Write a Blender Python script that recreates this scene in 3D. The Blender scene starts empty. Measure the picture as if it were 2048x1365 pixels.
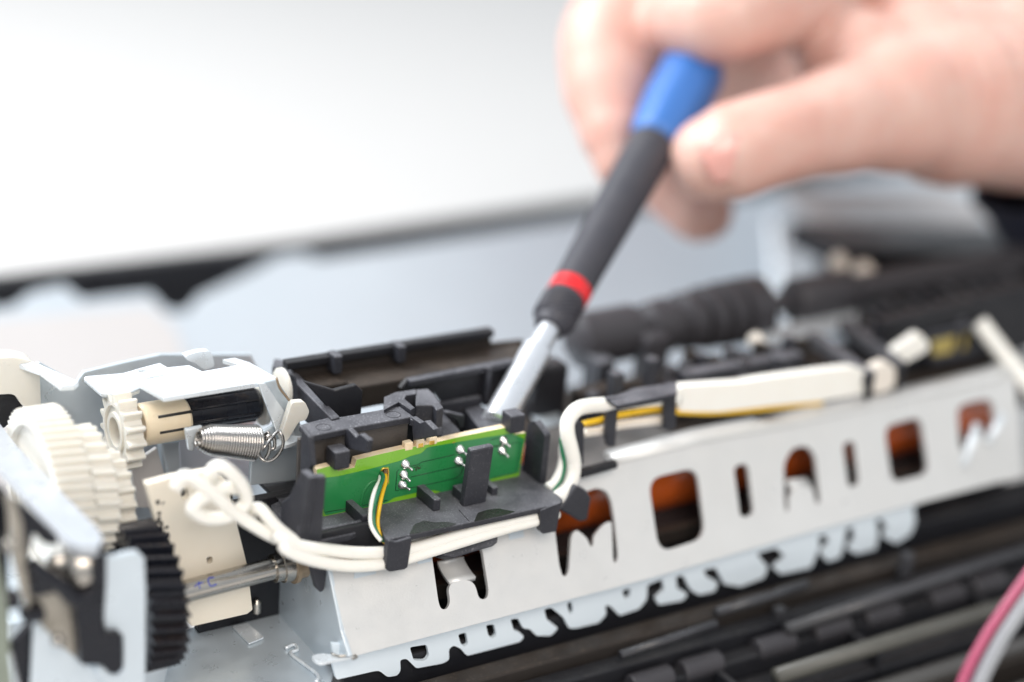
import bpy, bmesh, math, random
from mathutils import Vector, Matrix, geometry, noise
random.seed(7)
S = 0.001            # the script thinks in millimetres
sc = bpy.context.scene
COL = sc.collection

# ---------------------------------------------------------------- camera
F, D0 = 3667.0, 320.0
_x = Vector((5976, 972, 3667)); _y = Vector((-2524, 1682, 3667))
EX = _x.normalized(); EY = (_y - EX * _y.dot(EX)).normalized()
EZ = EX.cross(EY)
if EZ.y < 0: EZ = -EZ
OC = Vector((845 - 1024, 682.5 - 1010, F)) * (D0 / F)     # scene origin seen from the lens
def w_of(c):                                              # lens coordinates -> world (directions)
    return Vector((EX.dot(c), EY.dot(c), EZ.dot(c)))
CAM = -w_of(OC)
FOCUS = 316.0
cd = bpy.data.cameras.new('camera'); cam = bpy.data.objects.new('camera', cd); COL.objects.link(cam)
r_, u_, f_ = w_of(Vector((1, 0, 0))), w_of(Vector((0, 1, 0))), w_of(Vector((0, 0, 1)))
M = Matrix((r_, u_, -f_)).transposed().to_4x4(); M.translation = CAM * S
cam.matrix_world = M
cd.sensor_width = 36; cd.lens = 36 * F / 2048
cd.clip_start = 0.01; cd.clip_end = 20
cd.dof.use_dof = True; cd.dof.focus_distance = FOCUS * S
cd.dof.aperture_fstop = (cd.lens / 1000) / (0.046 * FOCUS * S)
cd.dof.aperture_blades = 9
sc.camera = cam

# ---------------------------------------------------------------- light
wd = bpy.data.worlds.new('World'); sc.world = wd; wd.use_nodes = True
bg = wd.node_tree.nodes['Background']
bg.inputs[0].default_value = (0.86, 0.93, 1.0, 1); bg.inputs[1].default_value = 0.64
def area(name, loc, target, size, size_y, power, col):
    l = bpy.data.lights.new(name, 'AREA'); l.shape = 'RECTANGLE'; l.size = size * S; l.size_y = size_y * S
    l.energy = power; l.color = col
    o = bpy.data.objects.new(name, l); COL.objects.link(o); o.location = Vector(loc) * S
    o.rotation_euler = (Vector(target) - Vector(loc)).to_track_quat('-Z', 'Y').to_euler()
    return o
area('window_light', (-420, 520, 720), (20, 40, 0), 700, 600, 15.5, (0.95, 0.975, 1.0))
area('warm_front_fill', (-180, -560, 520), (20, 0, 0), 420, 420, 3.6, (1.0, 0.90, 0.80))  # added fill from the left front, warms the rail
area('background_fill', (300, 900, 1000), (350, 700, -70), 900, 700, 1.0, (1.0, 0.985, 0.97))  # added fill aimed at the tabletop to brighten the background
sc.view_settings.view_transform = 'Standard'; sc.view_settings.look = 'None'
sc.view_settings.exposure = 0.2; sc.view_settings.gamma = 1.0; sc.view_settings.use_curve_mapping = False

# ---------------------------------------------------------------- helpers: placing
CR = {0: (0, 0, 1), 1: (0, 680, 1.992), 2: (500, 620, 2.354), 3: (1080, 480, 2.116), 4: (1000, 0, 1.95), 5: (560, 950, 2.768),
      6: (1200, 850, 2.415), 7: (0, 380, 1.652), 8: (0, 1000, 3.74), 9: (600, 780, 3.938), 10: (520, 640, 3.103),
      11: (0, 680, 3.25), 12: (180, 680, 4.452), 13: (1080, 640, 3.792), 14: (1500, 300, 2.73)}
def P(k, x, y, X=None, Y=None, Z=None, d=None, pl=None):
    """the point (mm) where the line of sight through a measured point meets a plane of the scene"""
    a = CR[k]; px, py = a[0] + x / a[2], a[1] + y / a[2]
    ray = w_of(Vector((px - 1024, 682.5 - py, F)) / F)
    if d is not None: t = d
    elif X is not None: t = (X - CAM.x) / ray.x
    elif Y is not None: t = (Y - CAM.y) / ray.y
    elif Z is not None: t = (Z - CAM.z) / ray.z
    else:
        p, n = Vector(pl[0]), Vector(pl[1]); t = n.dot(p - CAM) / n.dot(ray)
    return CAM + ray * t
def PP(k, pts, **kw): return [P(k, x, y, **kw) for x, y in pts]
def fillet(pts, r, n=4):
    out = []; m = len(pts)
    for i in range(m):
        p, a, b = pts[i], pts[i - 1], pts[(i + 1) % m]
        da, db = (a - p), (b - p); ra = min(r, da.length * .45); rb = min(r, db.length * .45)
        s, e = p + da.normalized() * ra, p + db.normalized() * rb
        for k in range(n + 1):
            t = k / n; out.append(s * (1 - t) ** 2 + p * 2 * t * (1 - t) + e * t * t)
    return out
def spline(pts, n=8):
    pts = [Vector(p) for p in pts]; q = [pts[0] * 2 - pts[1]] + pts + [pts[-1] * 2 - pts[-2]]; out = []
    for i in range(1, len(q) - 2):
        a, b, c, d = q[i - 1:i + 3]
        for k in range(n):
            t = k / n
            out.append(.5 * ((2 * b) + (c - a) * t + (2 * a - 5 * b + 4 * c - d) * t * t + (3 * b - a - 3 * c + d) * t ** 3))
    out.append(pts[-1]); return out

# ---------------------------------------------------------------- helpers: meshes
def link(name, bm, mat, parent=None, bevel=0, smooth=False, recalc=True):
    if recalc: bmesh.ops.recalc_face_normals(bm, faces=bm.faces)
    bmesh.ops.scale(bm, vec=(S, S, S), verts=bm.verts)
    c = Vector((0, 0, 0))
    if len(bm.verts):
        lo = Vector((min(v.co[i] for v in bm.verts) for i in range(3))); hi = Vector((max(v.co[i] for v in bm.verts) for i in range(3)))
        c = (lo + hi) / 2; c.z = lo.z
    for v in bm.verts: v.co -= c
    me = bpy.data.meshes.new(name); bm.to_mesh(me); bm.free()
    for m in (mat if isinstance(mat, (list, tuple)) else [mat]): me.materials.append(m)
    if smooth:
        for p in me.polygons: p.use_smooth = True
    o = bpy.data.objects.new(name, me); COL.objects.link(o); o.location = c
    if parent: adopt(o, parent)
    if bevel:
        b = o.modifiers.new('bevel', 'BEVEL'); b.width = bevel * S; b.segments = 2; b.limit_method = 'ANGLE'; b.angle_limit = math.radians(38)
    return o
def wloc(o):
    p = Vector(o.location)
    while o.parent: o = o.parent; p = p + Vector(o.location)
    return p
def adopt(o, parent): o.location = Vector(o.location) - wloc(parent); o.parent = parent
def thing(name, label, cat, loc, group=None):
    o = bpy.data.objects.new(name, None); COL.objects.link(o); o.location = Vector(loc) * S; o.empty_display_size = .01
    tag(o, label, cat, group); return o
def tag(o, label=None, cat=None, group=None, kind=None):
    if label: o['label'] = label
    if cat: o['category'] = cat
    if group: o['group'] = group
    if kind: o['kind'] = kind
    return o
def add_prism(bm, outer, thick, holes=(), side=0, face=0):
    loops = [outer] + list(holes); flat = [p for l in loops for p in l]
    tris = geometry.tessellate_polygon([[Vector(p) for p in l] for l in loops])
    A = [bm.verts.new(p) for p in flat]; B = [bm.verts.new(Vector(p) + thick) for p in flat]
    for t in tris:
        for V in (A, B):
            try: f = bm.faces.new([V[i] for i in t]); f.material_index = face
            except ValueError: pass
    k = 0
    for l in loops:
        n = len(l)
        for i in range(n):
            a, b = k + i, k + (i + 1) % n
            try: f = bm.faces.new((A[a], A[b], B[b], B[a])); f.material_index = side
            except ValueError: pass
        k += n
def prism(name, outer, thick, mat, parent=None, holes=(), bevel=.15, side=0):
    bm = bmesh.new(); add_prism(bm, outer, Vector(thick), holes, side)
    return link(name, bm, mat, parent, bevel)
def add_box(bm, lo, hi):
    lo, hi = Vector(lo), Vector(hi)
    add_prism(bm, [Vector((lo.x, lo.y, lo.z)), Vector((hi.x, lo.y, lo.z)), Vector((hi.x, hi.y, lo.z)), Vector((lo.x, hi.y, lo.z))], Vector((0, 0, hi.z - lo.z)))
def box(name, lo, hi, mat, parent=None, bevel=.2):
    bm = bmesh.new(); add_box(bm, lo, hi); return link(name, bm, mat, parent, bevel)
def add_bar(bm, a, b, w, h):
    """beam from a to b, its top centre line on a-b"""
    a, b = Vector(a), Vector(b); t = (b - a).normalized(); s = t.cross(Vector((0, 0, 1))).normalized() * w / 2; u = s.cross(t).normalized()
    if u.z < 0: u = -u
    add_prism(bm, [a + s, a - s, a - s - u * h, a + s - u * h], b - a)
def bar(name, a, b, w, h, mat, parent=None, bevel=.2):
    bm = bmesh.new(); add_bar(bm, a, b, w, h); return link(name, bm, mat, parent, bevel)
def frame_of(t):
    t = t.normalized(); a = Vector((0, 0, 1)) if abs(t.z) < .9 else Vector((1, 0, 0)); s = t.cross(a).normalized(); return s, t.cross(s).normalized()
def add_tube(bm, pts, r, seg=12, caps=True, flat=1.0, upv=None):
    pts = [Vector(p) for p in pts]; n = len(pts); rs = r if isinstance(r, (list, tuple)) else [r] * n
    prev = None; s = None
    for i, p in enumerate(pts):
        t = (pts[min(i + 1, n - 1)] - pts[max(i - 1, 0)]).normalized()
        if s is None: s, q = frame_of(t)
        else: s = (s - t * s.dot(t)).normalized(); q = t.cross(s)
        if upv is not None: q = (Vector(upv) - t * t.dot(Vector(upv))).normalized(); s = q.cross(t)
        ring = [bm.verts.new(p + (s * math.cos(6.28318 * k / seg) + q * math.sin(6.28318 * k / seg) * flat) * rs[i]) for k in range(seg)]
        if prev:
            for k in range(seg): bm.faces.new((prev[k], prev[(k + 1) % seg], ring[(k + 1) % seg], ring[k]))
        elif caps: bm.faces.new(ring)
        prev = ring
    if caps: bm.faces.new(prev)
def tube(name, pts, r, mat, parent=None, seg=12, smooth=True, **k):
    bm = bmesh.new(); add_tube(bm, pts, r, seg, **k); o = link(name, bm, mat, parent, 0, smooth)
    return o
def add_lathe(bm, a, b, prof, seg=40):
    """prof: list of (t along a-b in mm, radius)"""
    a, b = Vector(a), Vector(b); t = (b - a).normalized(); s, q = frame_of(t); prev = None
    for x, r in prof:
        r = max(r, .01)
        ring = [bm.verts.new(a + t * x + (s * math.cos(6.28318531 * k / seg) + q * math.sin(6.28318531 * k / seg)) * r) for k in range(seg)]
        if prev:
            for k in range(seg): bm.faces.new((prev[k], prev[(k + 1) % seg], ring[(k + 1) % seg], ring[k]))
        else: bm.faces.new(ring)
        prev = ring
    bm.faces.new(prev)
def lathe(name, a, b, prof, mat, parent=None, seg=40, split=30):
    bm = bmesh.new(); add_lathe(bm, a, b, prof, seg); o = link(name, bm, mat, parent, 0, True)
    sharp(o, split); return o
def sharp(o, ang=30):
    bm = bmesh.new(); bm.from_mesh(o.data)
    for e in bm.edges:
        if len(e.link_faces) == 2 and e.calc_face_angle(0) > math.radians(ang): e.smooth = False
    bm.to_mesh(o.data); bm.free()
def gear_bm(x0, x1, cy, cz, rt, depth, n, bore, twist=0, face_in=0.6, hubr=None, ph=0, slices=4):
    """spur or helical gear with its axis along X; teeth rounded at the tip, face recessed between rim and hub"""
    bm = bmesh.new(); rr = rt - depth; rings = []
    sh = [(-.5, rr), (-.30, rr), (-.19, rr + depth * .55), (-.10, rt - depth * .06), (0, rt), (.10, rt - depth * .06), (.19, rr + depth * .55), (.30, rr)]
    for s_ in range(slices + 1):
        x = x0 + (x1 - x0) * s_ / slices; tw = twist * s_ / slices; ring = []
        for i in range(n):
            for o_, r in sh:
                a = (i + o_) / n * 6.28318531 + tw + ph
                ring.append(bm.verts.new((x, cy + r * math.cos(a), cz + r * math.sin(a))))
        rings.append(ring)
    m = len(rings[0])
    for A, B in zip(rings, rings[1:]):
        for k in range(m): bm.faces.new((A[k], A[(k + 1) % m], B[(k + 1) % m], B[k]))
    def ringat(x, r): return [bm.verts.new((x, cy + r * math.cos((i // 8 + sh[i % 8][0]) / n * 6.28318531 + ph), cz + r * math.sin((i // 8 + sh[i % 8][0]) / n * 6.28318531 + ph))) for i in range(m)]
    def bridge(A, B):
        for k in range(m): bm.faces.new((A[k], A[(k + 1) % m], B[(k + 1) % m], B[k]))
    hubr = hubr or bore * 1.8; rim = rr * .86
    for xs, sg, R0 in ((x0, 1, rings[0]), (x1, -1, rings[-1])):
        a = ringat(xs, rim); bridge(R0, a)
        b = ringat(xs + sg * face_in, rim * .97); bridge(a, b)
        c = ringat(xs + sg * face_in, hubr * 1.05); bridge(b, c)
        d = ringat(xs, hubr); bridge(c, d)
        e = ringat(xs, bore); bridge(d, e)
        if sg == 1: e0 = e
        else: bridge(e0, e)
    return bm
def gear(name, mat, parent, *a, **k):
    o = link(name, gear_bm(*a, **k), mat, parent, 0, True); sharp(o, 35); return o

# ---------------------------------------------------------------- materials
def mat(name, col, rough=.5, metal=0, bump=0, bscale=900, var=0, vscale=120, dust=0, dcol=(.30, .28, .26), sss=0, coat=0, spec=.5, dscale=1500, rvar=.12, scol=None, vcol=None):
    m = bpy.data.materials.new(name); m.use_nodes = True; nt = m.node_tree; N, L = nt.nodes, nt.links
    b = N['Principled BSDF']; b.inputs['Base Color'].default_value = (*col, 1); b.inputs['Roughness'].default_value = rough
    b.inputs['Metallic'].default_value = metal; b.inputs['Specular IOR Level'].default_value = spec
    if coat: b.inputs['Coat Weight'].default_value = coat; b.inputs['Coat Roughness'].default_value = .08
    tc = N.new('ShaderNodeNewGeometry')
    def nz(scale, det=4, rgh=.6):
        n = N.new('ShaderNodeTexNoise'); n.inputs['Scale'].default_value = scale; n.inputs['Detail'].default_value = det; n.inputs['Roughness'].default_value = rgh
        L.new(tc.outputs['Position'], n.inputs['Vector']); return n
    def ramp(src, lo, hi, a=0., bb=1.):
        r = N.new('ShaderNodeMapRange'); r.inputs[1].default_value = lo; r.inputs[2].default_value = hi; r.inputs[3].default_value = a; r.inputs[4].default_value = bb
        L.new(src, r.inputs[0]); return r.outputs[0]
    cur = None
    def mix(fac, c2):
        nonlocal cur
        x = N.new('ShaderNodeMix'); x.data_type = 'RGBA'
        if cur is None: x.inputs[6].default_value = (*col, 1)
        else: L.new(cur, x.inputs[6])
        x.inputs[7].default_value = (*c2, 1); L.new(fac, x.inputs[0]); cur = x.outputs[2]
    if var:
        v = nz(vscale, 5, .65); mix(ramp(v.outputs[0], .35, .7, 0, var), vcol or tuple(c * .55 for c in col))
    if dust:
        v = nz(dscale, 2, .5); v2 = nz(110, 3, .6)
        fine = ramp(v.outputs[0], .60, .68)
        film = ramp(v2.outputs[0], .25, .7, dust * .12, dust * .62)
        # up-facing sides paler: settled dust, plus soft top light put into the colour
        sx = N.new('ShaderNodeSeparateXYZ'); L.new(tc.outputs['Normal'], sx.inputs[0]); up = ramp(sx.outputs[2], .1, .9, .18, 1)
        a = N.new('ShaderNodeMath'); a.operation = 'MULTIPLY_ADD'; L.new(fine, a.inputs[0]); a.inputs[1].default_value = dust * .6; L.new(film, a.inputs[2])
        m2 = N.new('ShaderNodeMath'); m2.operation = 'MULTIPLY'; m2.use_clamp = True; L.new(a.outputs[0], m2.inputs[0]); L.new(up, m2.inputs[1]); mix(m2.outputs[0], dcol)
    if cur is not None: L.new(cur, b.inputs['Base Color'])
    if rvar:
        v = nz(260, 4); L.new(ramp(v.outputs[0], .3, .7, max(.02, rough - rvar), min(1, rough + rvar)), b.inputs['Roughness'])
    if bump:
        v = nz(bscale, 4, .6); bp = N.new('ShaderNodeBump'); bp.inputs['Strength'].default_value = bump; bp.inputs['Distance'].default_value = .0002
        L.new(v.outputs[0], bp.inputs['Height']); L.new(bp.outputs[0], b.inputs['Normal'])
    if sss:
        b.inputs['Subsurface Weight'].default_value = sss; b.inputs['Subsurface Radius'].default_value = scol or (1, .8, .6); b.inputs['Subsurface Scale'].default_value = .0016
    return m
m_black = mat('black_plastic', (.013, .014, .020), .46, bump=.35, bscale=3500, dust=.75, dcol=(.30, .30, .325), dscale=3200, spec=.3)
m_blackf = mat('black_plastic_clean', (.011, .0115, .015), .44, bump=.2, bscale=3500, dust=.12, spec=.3)
m_brown = mat('dusty_dark_plastic', (.024, .020, .018), .5, bump=.3, bscale=3000, dust=.34, dcol=(.16, .12, .09), var=.4, spec=.3)
m_wall = mat('dusty_brown_plastic', (.055, .048, .044), .5, bump=.4, bscale=2500, var=.5, dust=.6, dcol=(.15, .12, .10))
m_gearb = mat('black_gear_plastic', (.009, .011, .017), .25, bump=.15, bscale=2500, dust=.14, dcol=(.20, .13, .08), dscale=900, spec=.3)
m_rubber = mat('black_rubber', (.05, .048, .054), .42, bump=.3, bscale=2500, dust=.2, dcol=(.12, .11, .11), spec=.3)
m_white = mat('white_nylon', (.70, .675, .615), .38, sss=.25, var=.12, vscale=300, vcol=(.62, .55, .42), bump=.05)
m_cream = mat('cream_nylon', (.80, .68, .50), .36, sss=.25, var=.25, vscale=250, vcol=(.62, .45, .27), bump=.05)
m_creamp = mat('cream_connector_plastic', (.80, .74, .63), .42, sss=.1, var=.2, vscale=90, vcol=(.72, .58, .42), bump=.08)
m_steel = mat('galvanised_steel', (.62, .69, .745), .36, metal=.45, var=.16, vscale=25, bump=.04, bscale=1200, vcol=(.54, .58, .62))
m_plate = mat('pale_coated_steel', (.68, .68, .67), .38, metal=.25, var=.35, vscale=45, bump=.16, bscale=2600, vcol=(.56, .55, .53), dust=.10, dcol=(.35, .33, .30), dscale=2200)
m_steelw = mat('bright_steel', (.80, .85, .89), .30, metal=.35, var=.1, vscale=60, bump=.05)
m_panel = mat('grey_blue_sheet', (.57, .63, .685), .45, metal=.1, var=.1, vscale=25)
m_panelw = mat('warm_white_sheet', (.60, .58, .575), .5, var=.08, vscale=25)
m_rod = mat('dull_grey_rod', (.055, .054, .06), .35, var=.6, vscale=60, vcol=(.04, .04, .04))
m_rodd = mat('dark_grey_rod', (.05, .05, .056), .3, var=.6, vscale=90, vcol=(.03, .03, .03))
m_rodb = mat('dull_beige_rod', (.11, .105, .09), .4, var=.6, vscale=50, vcol=(.05, .05, .045))
m_arm = mat('satin_steel_arm', (.50, .53, .57), .35, metal=.4, var=.08, vscale=15)
m_card = mat('beige_foil', (.40, .37, .32), .35, metal=.4, var=.4, vscale=120, vcol=(.2, .18, .15))
m_greyp = mat('dusty_grey_plastic', (.05, .05, .056), .5, dust=.7, dcol=(.26, .26, .28), spec=.3)
m_comb = mat('pale_blue_coated_steel', (.74, .82, .88), .45, rvar=.05)
m_chrome = mat('chrome', (.46, .43, .39), .24, metal=1, bump=.05, rvar=.08, var=.3, vscale=200)
m_alu = mat('satin_aluminium', (.84, .86, .90), .30, metal=.82, bump=.05, rvar=.06)
m_spring = mat('spring_wire', (.48, .46, .44), .22, metal=1, rvar=.06)
m_solder = mat('solder', (.86, .85, .83), .2, metal=1, bump=.4, bscale=1500)
m_gold = mat('gold_contact', (.80, .50, .10), .3, metal=.7)
m_bronze = mat('bronze_bush', (.36, .27, .18), .42, metal=.35, var=.4, vscale=200, dust=.2)
m_pcb = mat('solder_mask_green', (.020, .23, .065), .30, coat=.4, bump=.08, bscale=900, var=.15, vscale=120, rvar=.05, dust=.1, dcol=(.3, .35, .25))
m_pcbl = mat('solder_mask_light_green', (.19, .46, .02), .30, coat=.4, bump=.08, bscale=900, rvar=.05, var=.1)
m_pcbd = mat('solder_mask_dark_line', (.004, .05, .018), .35, coat=.2)
m_pcbe = mat('laminate_edge', (.90, .76, .55), .6, bump=.3, bscale=2500, var=.35, vscale=500, vcol=(.75, .42, .12))
m_scorch = mat('scorch_mark', (.03, .02, .012), .6)
m_orange = mat('amber_roller', (.62, .12, .02), .22, coat=.6, var=.4, vscale=120, vcol=(.35, .05, .01), bump=.1)
m_cable = mat('white_cable_sheath', (.86, .84, .78), .40, sss=.12, var=.10, vscale=200, vcol=(.70, .62, .50), bump=.05)
m_cablec = mat('dusty_white_cable_sheath', (.80, .74, .66), .46, var=.28, vscale=200, vcol=(.58, .47, .36), bump=.1)
m_green = mat('green_insulation', (.010, .16, .07), .35, bump=.05)
m_yellow = mat('yellow_insulation', (.78, .47, .012), .35, bump=.05)
m_grey = mat('grey_insulation', (.30, .31, .33), .3, bump=.05)
m_pink = mat('pink_insulation', (.36, .07, .13), .3, bump=.05)
m_violet = mat('violet_insulation', (.28, .10, .28), .3, bump=.05)
m_ink = mat('black_print', (.02, .02, .02), .6)
m_blueink = mat('blue_ink', (.02, .05, .42), .6)
m_blue = mat('blue_grip', (.04, .15, .44), .48, bump=.1, var=.06)
m_grip = mat('dark_grip', (.045, .045, .056), .45, bump=.25, bscale=2500, dust=.1, spec=.3)
m_red = mat('red_ring', (.72, .012, .016), .28, coat=.3)
m_table = mat('white_table', (.53, .515, .50), .6, var=.06, vscale=4, vcol=(.48, .455, .44), rvar=.05)
m_navy = mat('navy_cloth', (.010, .012, .028), .85, bump=.8, bscale=700)
m_skin = mat('skin', (.64, .42, .355), .46, sss=.22, scol=(1, .32, .16), var=.8, vscale=80, vcol=(.60, .30, .24), bump=.8, bscale=420, rvar=.08)
m_skin.node_tree.nodes['Principled BSDF'].inputs['Subsurface Scale'].default_value = .004
m_nail = mat('fingernail', (.72, .36, .31), .25, sss=.2, coat=.4)
m_olive = mat('olive_film', (.22, .25, .20), .35, coat=.4, var=.3)

# ================================================================ setting
bm = bmesh.new(); bmesh.ops.create_grid(bm, x_segments=1, y_segments=1, size=3000)
for v in bm.verts: v.co += Vector((400, 900, -70))
tag(link('table', bm, m_table), kind='structure', label='smooth white tabletop stretching out of focus behind the machine')

# ================================================================ rear casing
case = thing('rear_case', 'blurred pale grey sheet metal tray with a black rim behind the mechanism', 'printer casing', (60, 185, -70))
YB = 185
PB = ((0, YB, -22), (0, -.7071, .7071))
front = [P(0, -160, 640, pl=PB), P(0, 30, 612, pl=PB), P(0, 62, 586, pl=PB), P(0, 128, 570, pl=PB), P(0, 165, 600, pl=PB), P(0, 300, 585, pl=PB), P(0, 335, 622, pl=PB), P(0, 376, 622, pl=PB), P(0, 400, 592, pl=PB),
         P(0, 500, 545, pl=PB), P(0, 560, 512, pl=PB), P(0, 610, 506, pl=PB), P(0, 640, 518, pl=PB), P(0, 1100, 446, pl=PB), P(0, 1180, 432, pl=PB), P(0, 1500, 392, pl=PB), P(0, 1640, 360, pl=PB), P(0, 2150, 300, pl=PB)]
sheet = front + [Vector((front[-1].x, YB - 46, -68)), Vector((front[0].x, YB - 46, -68))]
prism('back_panel', sheet, (0, 1.4, -1.4), m_panel, case, bevel=.4)
lp = [P(0, -160, 655, Y=YB - 8), P(0, 300, 612, Y=YB - 8), P(0, 352, 655, Y=YB - 8)]; lp += [Vector((lp[-1].x + 2, YB - 8, -68)), Vector((lp[0].x, YB - 8, -68))]
lp = [P(0, -160, 655, pl=((0, YB - 12, -22), PB[1])), P(0, 300, 612, pl=((0, YB - 12, -22), PB[1])), P(0, 352, 655, pl=((0, YB - 12, -22), PB[1]))]; lp += [Vector((lp[-1].x + 2, YB - 58, -68)), Vector((lp[0].x, YB - 58, -68))]
prism('corner_panel', lp, (0, 1, -1), m_panelw, case, bevel=.4)
rim = [P(0, -160, 578, Y=YB + 4), P(0, 0, 561, Y=YB + 4), P(0, 600, 490, Y=YB + 4), P(0, 1190, 405, Y=YB + 4), P(0, 2200, 240, Y=YB + 4), P(0, 2200, 300, Y=YB + 4), P(0, 1190, 470, Y=YB + 4), P(0, 640, 560, Y=YB + 4), P(0, 400, 640, Y=YB + 4), P(0, 300, 680, Y=YB + 4), P(0, -160, 680, Y=YB + 4)]
prism('rim', rim, (0, 5, 0), m_blackf, case, bevel=.5)
for i, (x, y) in enumerate([(230, 566), (470, 530), (740, 492), (980, 458)]):
    p = P(0, x, y, Y=YB + 3.8); box('rib', (p.x - .8, YB + 1.8, p.z - 6), (p.x + .8, YB + 3.9, p.z + 1), m_black, case)
# bright parts lying in the casing at the right
w1 = PP(0, [(1560, 372), (1700, 372), (1880, 366), (1960, 400), (1985, 452), (1720, 440), (1640, 452)], pl=((0, 150, -10), (0, -.6, .8)))
prism('inner_cover', w1, (0, 2, -2), m_panelw, case, bevel=1)
w2 = PP(0, [(1545, 440), (1650, 415), (1668, 520), (1715, 560), (1700, 640), (1560, 650)], pl=((0, 148, -20), (0, -.7, .7)))
prism('inner_bracket', w2, (0, 2, 0), m_steelw, case, bevel=.5)

# ================================================================ the mechanism
PR = thing('printer_mechanism', 'opened printer mechanism with green sensor board, black holder, gears and slotted pale steel rail', 'printer', (20, 10, -60))

# ---- slotted steel rail
PL = ((0, -3, -3), (0, -1, .66)); nrm = Vector((0, -1, .66)).normalized()
def pl(k, pts, off=0):
    q = (Vector(PL[0]) + nrm * off, PL[1]); return [P(k, x, y, pl=q) for x, y in pts]
outer = pl(0, [(664, 1135), (668, 1175), (684, 1240), (702, 1309), (712, 1312), (1300, 1157), (1614, 1066), (1879, 996), (2046, 952), (2030, 748), (1990, 764), (1599, 852), (1402, 888), (1229, 931), (1158, 957), (1120, 968)])
H = [pl(5, [(838, 425), (1118, 395), (1158, 650), (1142, 690), (1100, 688), (1083, 610), (1045, 580), (945, 600), (932, 640), (945, 700), (925, 745), (893, 745), (878, 710)]),
     pl(5, [(1520, 290), (1530, 190), (1690, 95), (1755, 72), (1810, 90), (1838, 150), (1855, 260), (1874, 450), (1860, 490), (1845, 482), (1836, 255), (1798, 268), (1738, 335), (1735, 390), (1720, 402), (1700, 350), (1640, 300), (1614, 335), (1600, 530), (1585, 563), (1563, 560), (1546, 500)]),
     fillet(pl(6, [(232, 262), (470, 203), (512, 545), (285, 618)]), 3.2, 6),
     fillet(pl(6, [(645, 200), (715, 185), (745, 432), (678, 452)]), 1.4, 5),
     pl(6, [(888, 190), (920, 125), (960, 103), (1010, 105), (1042, 150), (1066, 375), (1045, 388), (1030, 315), (1022, 302), (940, 308), (912, 340), (912, 425), (893, 412)]),
     fillet(pl(6, [(1172, 90), (1230, 75), (1254, 285), (1200, 305)]), 1.3, 5),
     fillet(pl(6, [(1372, 10), (1550, -42), (1592, 235), (1410, 282)]), 2.6, 6),
     pl(3, [(1765, 720), (1790, 695), (1890, 672), (1918, 690), (1930, 790), (1885, 850), (1850, 780), (1795, 900), (1777, 880)])]
H = [H[0], fillet(H[1], .8, 3)] + H[2:]; H[0] = fillet(H[0], 1.2, 3); H[4] = fillet(H[4], 1.2, 3); H[7] = fillet(H[7], 1.2, 3)
rail = prism('slotted_rail', outer, nrm * -.9, m_plate, PR, holes=H, bevel=.22)
tag(rail, 'pale steel rail with a row of rounded slots')
# soft rounded top flange of the rail
top = pl(0, [(1229, 931), (1402, 888), (1599, 852), (1990, 764), (2030, 748)])
bm = bmesh.new(); rows = []
for p in top:
    k = 1.0 if p is not top[0] else .9
    rows.append([bm.verts.new(p + Vector((0, dy * k, dz * k))) for dy, dz in ((-.02, .01), (.45, .75), (1.3, 1.2), (3.6, 1.35), (3.6, .5), (1.3, .3), (.9, -.2))])
for A, B in zip(rows, rows[1:]):
    for i in range(6): bm.faces.new((A[i], B[i], B[i + 1], A[i + 1]))
f0 = link('flange', bm, m_plate, rail, 0, True); 
so = f0.modifiers.new('thick', 'SOLIDIFY'); so.thickness = .25 * S
# bent tongues inside the openings
def tongue(a, b, back, mm=m_plate):
    d = (b - a); bm = bmesh.new(); prev = None
    for k in range(7):
        t = k / 6 * math.pi / 2; off = Vector((0, back * math.sin(t), back * .35 * (1 - math.cos(t)) + .6 * math.sin(t)))
        r = [bm.verts.new(a + off), bm.verts.new(b + off)]
        if prev: bm.faces.new((prev[0], prev[1], r[1], r[0]))
        prev = r
    o = link('tongue', bm, mm, rail, 0, True); s = o.modifiers.new('thick', 'SOLIDIFY'); s.thickness = .8 * S; return o
tongue(*pl(5, [(940, 615), (1080, 585)], -.4), 5)
tongue(*pl(6, [(922, 325), (1022, 312)], -.5), 2.5)
for a, b, r in (((1790, 960), (1850, 780), .9), ((1890, 860), (1960, 740), .9)):   # two bright prongs standing in the last opening
    tube('prong', [P(3, a[0], a[1], pl=(Vector(PL[0]) + nrm * .3, PL[1])), P(3, b[0], b[1], pl=(Vector(PL[0]) + nrm * 2.2, PL[1]))], r, m_steelw, rail, seg=10)
# three grey pads printed on the rail under the cables
for pts in ([(410, 535), (530, 520), (532, 548), (410, 575)], [(748, 470), (838, 435), (838, 480), (765, 495)], [(1262, 318), (1345, 300), (1350, 345), (1270, 360)]):
    prism('grey_pad', pl(5, pts, .02), nrm * .12, m_steel, rail, bevel=0)
# left cheek of the rail and the foot below it
ck = PP(5, [(292, 522), (318, 760), (372, 990), (330, 1020), (178, 1010), (40, 1010), (0, 700), (150, 640)], X=-19.6)
prism('rail_cheek', [P(0, 664, 1135, X=-19.8), P(0, 690, 1260, X=-19.8), P(0, 706, 1312, X=-19.8), P(0, 620, 1322, X=-19.8), P(0, 540, 1200, X=-19.8), P(0, 560, 1120, X=-19.8)], (-.8, 0, 0), m_steel, PR, bevel=.15)
prism('rail_foot', fillet(PP(5, [(172, 1015), (230, 1000), (290, 1010), (420, 990), (430, 1015), (300, 1040), (225, 1058), (185, 1040)], Z=-19), .8), (0, 0, .5), m_steelw, PR, bevel=.15)
tube('spring_clip', spline(PP(5, [(285, 990), (330, 1003), (405, 998), (425, 1010), (400, 1020)], Z=-18.2), 6), .22, m_chrome, PR, seg=8)

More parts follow.
